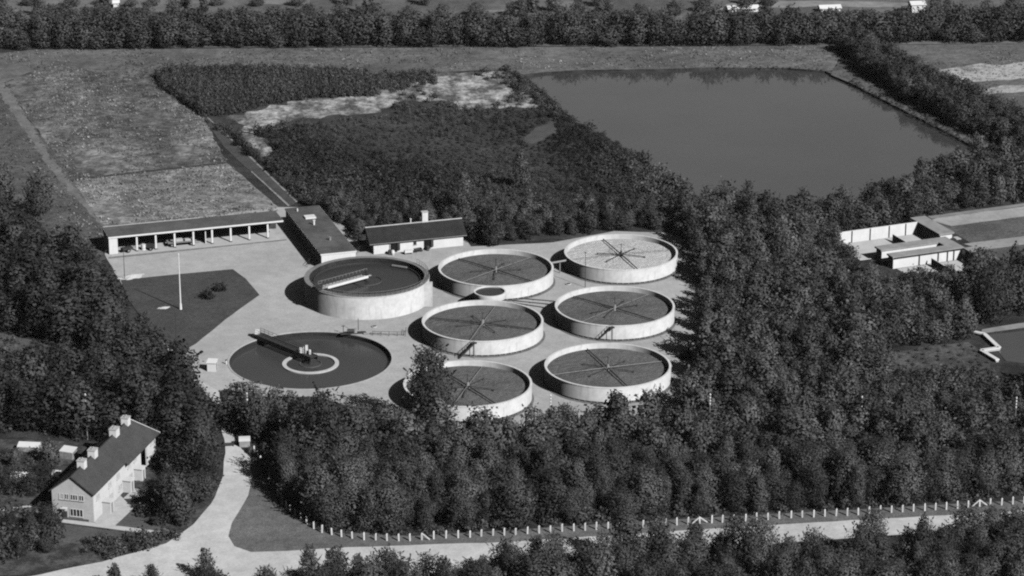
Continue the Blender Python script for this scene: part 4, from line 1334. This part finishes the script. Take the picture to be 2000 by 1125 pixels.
def scatter(pxpoly, gap, keep=None, tries=None, seed=1, taken=None):
    """points at least gap metres apart inside an outline of the photo"""
    rr = random.Random(seed)
    poly = [(p.x, p.y) for p in W(pxpoly)]
    x0, x1 = min(p[0] for p in poly), max(p[0] for p in poly)
    y0, y1 = min(p[1] for p in poly), max(p[1] for p in poly)
    g = gap / 1.4142
    grid = taken if taken is not None else {}
    out = []
    for _ in range(tries or int((x1 - x0) * (y1 - y0) / gap / gap * 14)):
        x, y = rr.uniform(x0, x1), rr.uniform(y0, y1)
        if not inside(poly, x, y):
            continue
        i, j = int(x // g), int(y // g)
        if any((x - q[0]) ** 2 + (y - q[1]) ** 2 < gap * gap for a in range(i - 2, i + 3) for b in range(j - 2, j + 3) for q in (grid.get((a, b)),) if q):
            continue
        if keep and not keep(x, y):
            continue
        grid[(i, j)] = (x, y)
        out.append((x, y))
    return out


def px_inside(poly):
    def f(x, y):
        a, b = P(x, y)
        return inside(poly, a, b)
    return f


WOOD = [(502, 882), (530, 925), (545, 955), (565, 983), (600, 1012), (645, 1033), (800, 1042), (900, 1037), (1100, 1023), (1320, 1012), (1600, 996), (1960, 972), (2080, 960), (2080, 545), (1945, 555), (1900, 548), (1820, 560), (1740, 565), (1690, 545), (1640, 500),
        (1632, 468), (1700, 452), (1790, 436), (1820, 420), (2080, 386), (2080, 312), (1960, 322), (1885, 336), (1835, 360), (1780, 386), (1690, 415), (1600, 432), (1500, 445), (1420, 420), (1345, 425), (1318, 450), (1335, 470), (1366, 520), (1374, 600), (1372, 700),
        (1362, 770), (1320, 822), (1230, 845), (1130, 842), (1085, 836), (1040, 850), (960, 862), (900, 862), (800, 850), (720, 832), (640, 822), (560, 832), (470, 802), (445, 822), (455, 852)]
POOLHOLE = [(1715, 690), (1890, 662), (1905, 632), (2100, 600), (2100, 775), (1970, 780), (1935, 800), (1740, 802)]
def clear_of(*polys):
    f = [px_inside(p) for p in polys]
    return lambda x, y: not any(g(x, y) for g in f)


BOARDGAP = [(440, 835), (540, 835), (552, 925), (500, 928)]
wood = scatter(WOOD, 3.1, clear_of(POOLHOLE, BOARDGAP), seed=3)
LEFTW = [(-70, 440), (40, 455), (90, 500), (140, 535), (182, 540), (198, 570), (238, 640), (285, 700), (335, 750), (372, 790), (405, 835), (418, 895), (408, 950), (385, 985), (365, 980), (368, 930), (352, 890), (312, 868),
         (240, 860), (150, 858), (60, 850), (-70, 846)]
RIDE = [(-90, 640), (60, 655), (192, 676), (192, 742), (100, 752), (-90, 722)]
leftw = scatter(LEFTW, 4.3, lambda x, y: not px_inside(RIDE)(x, y), seed=4)
FRONT = [(905, 1152), (960, 1140), (1000, 1128), (1090, 1114), (1300, 1098), (1400, 1100), (1450, 1112), (1480, 1122), (1560, 1130), (1640, 1118), (1700, 1100), (1850, 1080), (1900, 1066), (2070, 1045), (2070, 1240), (300, 1240), (385, 1185), (470, 1178), (560, 1168),
         (640, 1158), (800, 1162), (870, 1176)]
front = scatter(FRONT, 3.4, seed=5)
SCRUBT = [(598, 402), (640, 405), (700, 425), (760, 430), (850, 415), (960, 402), (1060, 405), (1200, 412), (1330, 412), (1320, 448), (1200, 450), (1075, 464), (1000, 470), (925, 474), (905, 462), (890, 445), (720, 448), (700, 470), (655, 430)]
scrubt = scatter(SCRUBT, 2.7, seed=6)
GARDEN = [(30, 915), (95, 905), (62, 965), (20, 960), (-20, 940), (90, 960), (-15, 1000), (20, 1040), (60, 1045), (95, 1040), (-20, 1080), (40, 1085), (90, 1080), (330, 960), (352, 985), (322, 985), (300, 990), (335, 930), (395, 880), (410, 1150), (300, 1150), (345, 1014)]
garden = [(G(*q).x, G(*q).y) for q in GARDEN]

cand = []
rt = random.Random(21)
for zone, pts, hm in (('wood', wood, 0.98), ('left', leftw, 1.2), ('front', front, 1.0), ('scrub', scrubt, 0.52), ('garden', garden, 0.55)):
    for x, y in pts:
        px, py = P(x, y)
        s = hm * rt.choice((0.7, 0.82, 0.92, 1.0, 1.05, 1.12, 1.3)) * rt.uniform(0.94, 1.06)
        w = rt.choice((0.9, 1.05, 1.15, 1.25, 1.5)) * rt.uniform(0.92, 1.1) * (0.9 + 0.1 * hm) * (1.0 if hm > 0.6 else 0.85)
        if zone == 'left':
            w *= 1.28
        kind = 'pointed' if rt.random() < (0.42 if zone != 'left' else 0.5) else 'round'
        if zone == 'wood' and py < 470:
            s *= 0.92
        # keep low in front of what the photo shows uncovered
        if zone == 'wood' and 1040 < px < 1330 and py < 862:
            s *= 0.5
        if zone == 'wood' and 1570 < px < 1662 and 465 < py < 545:
            s *= 0.6
        if zone == 'wood' and 1640 < px < 1890 and 520 < py < 610:
            s *= 0.62
        if zone == 'wood' and 880 < px < 1060 and 835 < py < 892:
            s *= 0.5
        if zone == 'wood' and 1690 < px < 1990 and 770 < py < 860:
            s *= 0.62
        if zone == 'wood' and px < 800 and py < 872:
            s *= 0.85 if px < 600 else 0.62
        if zone == 'front' and px < 600:
            s *= 0.6
        if zone == 'left' and px > 330 and py > 880:
            s *= 0.75
        top = P(x, y, 7.6 * s)[1]
        vis = -25 < px < 2025 and top < 1118
        cand.append(dict(zone=zone, x=x, y=y, px=px, py=py, s=s, w=w, kind=kind, vis=vis, top=top, i=rt.randrange(60), r=rt.uniform(0, 6.28), tone=rt.uniform(0.6, 1.45)))
cand.sort(key=lambda c: -c['py'])
single = [c for c in cand if c['vis']][:288]
rest = [c for c in cand if c['vis'] or c['py'] < 1130]
ids = {id(c) for c in single}
rest = [c for c in rest if id(c) not in ids]
single += [c for c in cand if not c['vis'] and c['py'] >= 1130][:0]

# words that tell one tree from the next: the fence post it stands over and how many crowns off
def post_at(px):
    return min(range(14, len(POSTS)), key=lambda i: abs(POSTS[i][0] - px))


cols = {}
for c in single:
    if c['zone'] in ('wood', 'front') and c['px'] > 610:
        cols.setdefault((c['zone'], post_at(c['px'])), []).append(c)
    elif c['zone'] == 'front':
        cols.setdefault(('front', 14), []).append(c)
for (zone, i), L in cols.items():
    if i == 14 and zone == 'front':
        L.sort(key=lambda c: c['px'])
        for k, c in enumerate(L):
            c['label'] = 'roadside tree at the bottom edge, ' + ordinal(k + 1) + ' counting right from the garden'
        continue
    L.sort(key=lambda c: -c['py'] if zone == 'wood' else c['py'])
    for k, c in enumerate(L):
        if zone == 'wood':
            c['label'] = 'leafy tree, ' + ordinal(k + 1) + ' crown above the ' + post_name(i)
        else:
            c['label'] = 'roadside tree, ' + ordinal(k + 1) + ' crown below the ' + post_name(i)
LM = [('white notice board', 478, 865), ('row house gable', 140, 960), ('far end of the row house roof', 300, 830), ('white hut', 415, 712), ('long low white garden shed', 48, 925), ('first power pole', 171, 785), ('left braced post', 824, 1050)]
near = {}
for c in single:
    if 'label' not in c:
        k = min(range(len(LM)), key=lambda k: (LM[k][1] - c['px']) ** 2 + (LM[k][2] - c['py'] + 40) ** 2)
        near.setdefault((c['zone'], k), []).append(c)
for (zone, k), L in near.items():
    L.sort(key=lambda c: (LM[k][1] - c['px']) ** 2 + (LM[k][2] - c['py'] + 40) ** 2)
    w_ = {'left': 'dark tree of the left wood', 'garden': 'low garden tree', 'wood': 'leafy tree of the fenced wood', 'front': 'roadside tree', 'scrub': 'scrub tree'}[zone]
    for j, c in enumerate(L):
        c['label'] = w_ + ', ' + (ordinal(j + 1) + ' ' if j else '') + 'closest to the ' + LM[k][0]
GROUPS = {'left': 'trees of the left wood', 'wood': 'trees of the fenced wood', 'front': 'trees south of the road', 'garden': 'trees in the house gardens', 'scrub': 'trees in the scrub'}
for c in single:
    V = KINDS[c['kind']]
    me, tr, _, dk = V[c['i'] % len(V)]
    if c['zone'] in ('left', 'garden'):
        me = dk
    t = thing('broadleaf_tree', c['label'], 'tree', (c['x'], c['y'], 0.0), c['r'], GROUPS[c['zone']])
    t.rotation_euler = (rt.uniform(-0.07, 0.07), rt.uniform(-0.07, 0.07), c['r'])
    t.scale = (c['w'] * (0.6 + 0.4 * c['s']), c['w'] * (0.6 + 0.4 * c['s']), c['s'])
    for nm, d_ in (('crown', me), ('trunk', tr)):
        o = bpy.data.objects.new(nm, d_)
        col.objects.link(o)
        o.parent = t


def merged(name, items, label, m=LEAFM, group=None, thing_cat=None):
    """many plants in one mesh: items of (quads, tone, x, y, z, rot, sx, sz, tone factor)"""
    Q, T, N = [], [], []
    for q, tn, nr, x, y, z, a, sx, sz, f in items:
        c, s = math.cos(a), math.sin(a)
        M = np.array([[c * sx, -s * sx, 0], [s * sx, c * sx, 0], [0, 0, sz]])
        Q.append(q.reshape(-1, 3) @ M.T + np.array([x, y, z]))
        T.append(tn * f)
        N.append(nr @ np.array([[c, -s, 0], [s, c, 0], [0, 0, 1]]).T)
    q = np.concatenate(Q).reshape(-1, 4, 3)
    me = mesh_from_quads(name, q, np.concatenate(T), m, np.concatenate(N))
    o = bpy.data.objects.new(name, me)
    col.objects.link(o)
    return tag(o, label, None, group, 'stuff')


def tree_item(c):
    V = KINDS[c['kind']]
    q, tn, nr = V[c['i'] % len(V)][2]
    k = c['w'] * (0.6 + 0.4 * c['s'])
    return (q, tn, nr, c['x'], c['y'], 0.0, c['r'], k, c['s'], c['tone'])


for zone, nm, lab in (('wood', 'woodland', 'dense young wood filling the ground right of and below the filter tanks'), ('left', 'dark_woodland', 'dense dark wood along the left edge of the yard'), ('scrub', 'scrub_woodland', 'low trees crowding behind the white cottage')):
    it = [tree_item(c) for c in rest if c['zone'] == zone]
    if it:
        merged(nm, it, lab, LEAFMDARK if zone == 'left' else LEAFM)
it = [tree_item(c) for c in rest if c['zone'] in ('front', 'garden')]
if it:
    merged('roadside_woodland', it, 'young trees south of the sandy road')

rt = random.Random(5)
KF = [v[2] for v in KINDS['round'] + KINDS['pointed']]


def belt(pxpoly, gap, h, w, seed, tones=(0.7, 1.3)):
    out = []
    for x, y in scatter(pxpoly, gap, seed=seed):
        q, tn, nr = rt.choice(KF[:5] if rt.random() < 0.85 else KF)
        s = h / 7.6 * rt.choice((0.6, 0.8, 0.95, 1.0, 1.05, 1.12))
        out.append((q, tn, nr, x, y, 0, rt.uniform(0, 6.28), w * rt.uniform(0.85, 1.2), s, rt.uniform(*tones)))
    return out


it = belt([(-140, 101), (0, 99), (60, 96), (400, 93), (800, 91.5), (1500, 88.5), (1620, 87), (1780, 84), (2150, 80), (2150, 70), (1600, 78), (800, 80), (420, 76), (100, 74), (-140, 74)], 2.9, 8.7, 1.45, 31, (0.75, 1.15))
it += belt([(-140, 70), (420, 72), (800, 78), (1500, 76), (2150, 66), (2150, 56), (1800, 52), (1300, 66), (800, 66), (420, 56), (-140, 52)], 5.5, 6.0, 1.3, 32)
merged('tree_belt', it, 'long dark belt of trees across the far side of the fields')
it = belt([(1632, 96), (1690, 93), (1780, 146), (1900, 206), (2060, 285), (2060, 322), (1935, 276), (1850, 236), (1765, 193), (1700, 148)], 2.8, 5.6, 1.05, 33, (0.55, 1.1))
merged('hedgerow', it, 'dense dark tree hedge running along the right bank of the pond')
it = []
for poly, gap, h in (([(-100, 36), (60, 36), (350, 40), (350, 32), (-100, 28)], 7, 6), ([(600, 42), (1000, 40), (1000, 28), (600, 32)], 9, 5), ([(1000, 34), (1380, 36), (1380, 20), (1000, 22)], 9, 5.5), ([(1430, 26), (1510, 22), (1510, 10), (1440, 12)], 5, 5),
                     ([(1800, 48), (2100, 44), (2100, 20), (1800, 26)], 8, 6.5), ([(640, 16), (1400, 14), (1400, -60), (640, -60)], 16, 5), ([(-100, 14), (600, 12), (600, 8), (-100, 10)], 6, 3.5)):
    it += belt(poly, gap, h, 0.95, int(poly[0][0] + 900))
merged('field_hedge', it, 'scattered hedges and bushes among the far fields')

# low scrub, reeds and undergrowth
SCR = [(400, 236), (470, 262), (560, 250), (720, 230), (880, 214), (1000, 216), (1070, 208), (1120, 238), (1180, 266), (1250, 314), (1330, 366), (1335, 418), (1200, 425), (1060, 425), (960, 430), (880, 440), (780, 440), (700, 430), (640, 405), (590, 396), (500, 312)]
CLEAR = [(1038, 250), (1092, 234), (1088, 262), (1040, 288), (1012, 278)]
it = []
sn = random.Random(77)
ph = [(sn.uniform(0, 6.28), sn.uniform(0.05, 0.16), sn.uniform(0, 6.28)) for _ in range(5)]


def wander(x, y):
    return sum(math.sin((x * math.cos(a) + y * math.sin(a)) * f + p) for a, f, p in ph) / 5


clr = lambda x, y, a=px_inside(CLEAR), b=px_inside([(452, 248), (500, 258), (540, 285), (528, 318), (490, 300)]): a(x, y) or b(x, y)
for x, y in scatter(SCR, 1.35, lambda x, y: not clr(x, y), seed=41):
    q, tn, nr = rt.choice(SHRUBS)
    px, py = P(x, y)
    s = rt.choice((0.35, 0.45, 0.55, 0.65, 0.75, 1.1)) * max(0.35, 0.78 + 0.75 * wander(x, y)) * (1.25 if px > 1080 + (py - 230) * 1.4 else 1.0) * (0.75 + (py - 230) / 190)
    it.append((q, tn, nr, x, y, 0, rt.uniform(0, 6.28), s * rt.uniform(0.9, 1.3), s * rt.uniform(0.65, 1.1), rt.uniform(0.5, 0.9) * (1 + 0.9 * wander(x * 1.1 + 30, y * 1.1))))
for poly, gap in (([(700, 150), (850, 146), (960, 140), (1020, 150), (1060, 200), (980, 214), (720, 226), (640, 215)], 3.2), ([(985, 136), (1021, 148), (1080, 197), (1120, 238), (1100, 240), (1040, 195), (990, 160)], 1.8), ([(700, 148), (850, 140), (850, 165), (760, 178), (725, 170)], 1.7)):
    for x, y in scatter(poly, gap, lambda x, y: wander(x * 1.7, y * 1.7) > 0.08 or gap < 2, seed=43):
        q, tn, nr = rt.choice(SHRUBS)
        s = rt.uniform(0.4, 0.95)
        it.append((q, tn, nr, x, y, 0, rt.uniform(0, 6.28), s * 1.35, s, rt.uniform(0.6, 1.1)))
merged('scrubland', it, 'low dark scrub covering the rough ground between ditch and pond')
# undergrowth at the feet of the trees and on the banks
it = []
for poly, gap, hh in ((WOOD, 3.6, 0.9), (LEFTW, 4.0, 0.9), ([(1632, 100), (1700, 150), (1860, 240), (1940, 285), (1960, 300), (1860, 252), (1760, 205), (1665, 158)], 2.6, 0.4), ([(1655, 160), (1664, 158), (1764, 210), (1864, 261), (1960, 312), (1950, 318), (1856, 265), (1757, 215)], 1.1, 0.33), ([(1400, 131), (1560, 131), (1612, 136), (1612, 139), (1540, 134), (1400, 133.5)], 1.3, 0.22),
                      ([(1720, 692), (1890, 670), (1925, 700), (1940, 735), (1750, 745)], 2.0, 0.35), ([(1735, 735), (1940, 730), (1950, 800), (1740, 805)], 2.0, 1.0), ([(485, 880), (500, 880), (545, 965), (600, 1016), (650, 1036), (800, 1044), (790, 1048), (640, 1042), (585, 1012)], 1.7, 0.55),
                      ([(170, 1055), (345, 1050), (300, 1072), (210, 1090), (165, 1085)], 1.5, 0.85), ([(20, 880), (110, 890), (95, 960), (-40, 985), (-40, 880)], 1.9, 0.7), ([(252, 986), (308, 1000), (326, 1020), (275, 1004)], 1.1, 0.8), ([(640, 1026), (800, 1036), (1100, 1018), (1320, 1006), (1600, 990), (1960, 966), (1960, 972), (1600, 997), (1320, 1013), (1100, 1025), (900, 1040), (800, 1044), (645, 1036)], 2.3, 1.0),
                      ([(-50, 1010), (110, 1010), (118, 1060), (-50, 1120)], 1.8, 1.2), ([(300, 895), (330, 900), (352, 945), (335, 960)], 1.5, 1.0)):
    for x, y in scatter(poly, gap, lambda x, y: not px_inside(POOLHOLE)(x, y) or gap == 2.0 or gap == 1.1, seed=51):
        q, tn, nr = rt.choice(SHRUBS)
        s = hh * rt.uniform(0.6, 1.3)
        it.append((q, tn, nr, x, y, 0, rt.uniform(0, 6.28), s * 1.2, s, rt.uniform(0.6, 1.2)))
merged('undergrowth', it, 'low bushes and undergrowth at the feet of the trees')
# rough grass tufts on the fields
TUFT = []
for k in range(6):
    rg = np.random.default_rng(700 + k)
    n = 9
    pos = np.stack([rg.normal(0, 0.4, n), rg.normal(0, 0.4, n), rg.uniform(0.06, 0.26, n)], 1)
    nr = rg.normal(size=(n, 3)) * 0.5 + np.array([0.1, -0.3, 0.7])
    nr /= np.linalg.norm(nr, axis=1)[:, None]
    q, tn = leaves(rg, pos, nr, rg.uniform(0.14, 0.32, n), rg.uniform(0.8, 1.2, n))
    TUFT.append((q, tn, nr))
track_px = px_inside([(-90, 42), (0, 150), (112, 324), (162, 386), (206, 440), (194, 446), (148, 388), (98, 330), (-14, 162), (-90, 64)])
it = []
for poly, gap, lo, f in (([(-60, 190), (60, 142), (130, 136), (330, 140), (308, 152), (345, 197), (396, 233), (438, 316), (142, 348), (72, 248), (0, 178)], 1.25, -0.15, 1.0), ([(145, 351), (440, 321), (540, 405), (535, 415), (400, 432), (207, 446)], 1.1, -0.3, 1.25),
                         ([(-70, 112), (70, 99), (400, 97), (800, 95), (1500, 92), (1640, 90), (1620, 134), (1400, 130), (1140, 135), (985, 135), (720, 143), (330, 137), (60, 139)], 1.6, -0.25, 0.9), ([(-60, 215), (0, 180), (70, 255), (138, 352), (200, 452), (190, 500), (-60, 440)], 1.5, -0.2, 0.72),
                         ([(1700, 95), (2050, 90), (2050, 260), (1900, 190)], 1.7, -0.1, 0.85)):
    for x, y in scatter(poly, gap, lambda x, y: wander(x * 2.2, y * 2.2) + rt.uniform(-0.25, 0.25) > lo + 0.08 and not track_px(x, y), seed=91):
        q, tn, nr = rt.choice(TUFT)
        s = rt.choice((0.6, 0.75, 0.9, 1.3))
        it.append((q, tn, nr, x, y, 0.04, rt.uniform(0, 6.28), s, s * rt.uniform(0.7, 1.2), f * rt.choice((0.6, 0.8, 0.95, 1.1, 1.35)) * (1 + 0.5 * wander(x * 1.3 + 40, y * 0.9))))
merged('rough_grass', it, 'rough tufted grass growing over the fields', GRASSLEAF)
# reed bed: upright blades
REED = [(304, 152), (338, 139), (460, 141), (600, 143), (720, 150), (728, 172), (735, 188), (620, 192), (520, 205), (470, 220), (430, 226), (400, 227), (372, 210), (350, 192), (318, 172)]
it = []
for x, y in scatter(REED, 1.15, seed=61):
    q, tn, nr = rt.choice(SHRUBS)
    s = rt.uniform(0.85, 1.05) * (1 + 0.12 * wander(x * 2, y * 2))
    it.append((q, tn, nr, x, y, 0, rt.uniform(0, 6.28), s * 0.95, s * 1.35 * rt.choice((0.8, 1.0, 1.0, 1.15)), rt.uniform(0.75, 1.0) * (1 + 0.25 * wander(x * 2.5, y * 2.5))))
merged('reed_bed', it, 'dark dense bed of tall reeds and osiers beyond the rough field')


# single plants the eye picks out
def plant(name, px, py, kind, seed, h, r, n, leaf, lab, cat, group=None, trunk=True, leafm=LEAF):
    p = G(px, py)
    t = thing(name, lab, cat, (p.x, p.y, 0.05), 0, group)
    q, tn, nr = crown(seed, h, r, n, kind, leaf, 0.04)
    o = bpy.data.objects.new('crown', mesh_from_quads('crown', q, tn, leafm, nr))
    col.objects.link(o)
    o.parent = t
    if trunk:
        o = bpy.data.objects.new('trunk', trunk_mesh(seed, h, 0.02 * h + 0.04))
        col.objects.link(o)
        o.parent = t


plant('poplar_tree', 842, 845, 'poplar', 401, 16.5, 5.8, 11000, 0.24, 'tall lone dark tree standing in front of the filter tanks', 'tree', None, True, LEAFDARK)
plant('poplar_tree', 205, 800, 'poplar', 402, 12.5, 3.0, 2600, 0.28, 'tallest pale topped tree rising from the left wood below the grass ride', 'tree')
plant('broadleaf_tree', 640, 905, 'round', 403, 14.0, 4.3, 4200, 0.28, 'large round crowned tree of the wood below the sunk basin', 'tree')
plant('broadleaf_tree', 392, 935, 'round', 404, 11.0, 3.6, 3600, 0.26, 'large dark tree between the row house and the road bend', 'tree')
plant('broadleaf_tree', 345, 1020, 'pointed', 405, 9.0, 3.0, 3000, 0.25, 'dark tree beside the front garden where the path meets the road', 'tree')
plant('broadleaf_tree', 75, 420, 'round', 406, 9.5, 3.4, 2600, 0.28, 'dark round tree alone at the top of the left wood', 'tree')
plant('broadleaf_tree', 8, 400, 'round', 407, 9.0, 3.0, 2200, 0.28, 'dark tree at the left picture edge beside the grass bank', 'tree')
plant('broadleaf_tree', 960, 480, 'pointed', 408, 9.0, 2.6, 2000, 0.26, 'taller tree behind the filter tanks, right of the cottage', 'tree')
plant('broadleaf_tree', 905, 430, 'pointed', 409, 11.5, 2.6, 2000, 0.26, 'tall slim tree rising above the scrub right of the cottage chimney', 'tree')
plant('broadleaf_tree', 1015, 370, 'pointed', 410, 9.5, 2.3, 1800, 0.26, 'lone tall dark tree in the middle of the scrub', 'tree')
plant('broadleaf_tree', 1460, 415, 'pointed', 411, 7.5, 2.0, 1600, 0.24, 'slim dark tree on the near pond shore right of the jetty', 'tree')
plant('broadleaf_tree', 1428, 1108, 'round', 417, 9.5, 2.8, 2600, 0.2, 'tall roadside tree standing across the road right of the middle braced post', 'tree')
plant('conifer_tree', 402, 1132, 'pointed', 412, 5.4, 1.7, 1600, 0.2, 'pointed conifer in front of the road fork', 'tree')
plant('conifer_tree', 225, 1150, 'pointed', 413, 4.2, 1.6, 1400, 0.2, 'pointed conifer at the bottom edge before the road', 'tree')
plant('conifer_tree', 570, 832, 'pointed', 414, 6.5, 2.2, 1800, 0.24, 'dark tree at the front rim of the sunk basin', 'tree')
plant('broadleaf_tree', 1935, 630, 'round', 415, 12.0, 4.2, 3200, 0.3, 'large dark tree behind the lower pool', 'tree')
plant('broadleaf_tree', 503, 857, 'round', 416, 8.5, 3.4, 2800, 0.26, 'round dark tree at the yard entrance below the sunk basin', 'tree')
for i, (x, y, s, lab) in enumerate(((404, 583, 1.0, 'flat dark bush on the lawn, closer to the flagpole'), (429, 568, 0.9, 'loose dark bush on the lawn, farther from the flagpole'), (466, 284, 1.0, 'round dark bush on the ditch edge, upper of the pair'),
                                    (490, 303, 1.15, 'round dark bush on the ditch edge, lower of the pair'), (958, 812, 1.1, 'dark bush in front of the filter tank beside the lone tree'), (305, 1024, 0.9, 'small round bush beside the front lawn of the row house'),
                                    (1340, 700, 1.0, 'small bush at the right edge of the gravel yard'))):
    plant('garden_bush', x, y, 'bush', 420 + i, 1.5 * s, 1.6 * s, 520, 0.22, lab, 'bush', None, False, BUSHDARK if i < 4 else LEAFDARK)
rr = random.Random(4)
for i, (x, y, h, r) in enumerate(((398, 26, 9, 1.4), (716, 36, 8, 1.3), (722, 30, 9, 1.5), (1040, 24, 7, 2.0), (205, 28, 6, 2.2))):
    plant('poplar_tree', x, y, 'poplar', 440 + i, h, r, 700, 0.4, ['slim dark poplar beyond the belt between pale field strips', 'shorter dark poplar of the pair beyond the belt', 'taller dark poplar of the pair beyond the belt', 'dark round tree beyond the belt above the pond corner',
          'small dark tree beyond the belt beside the tiny white house'][i], 'tree')
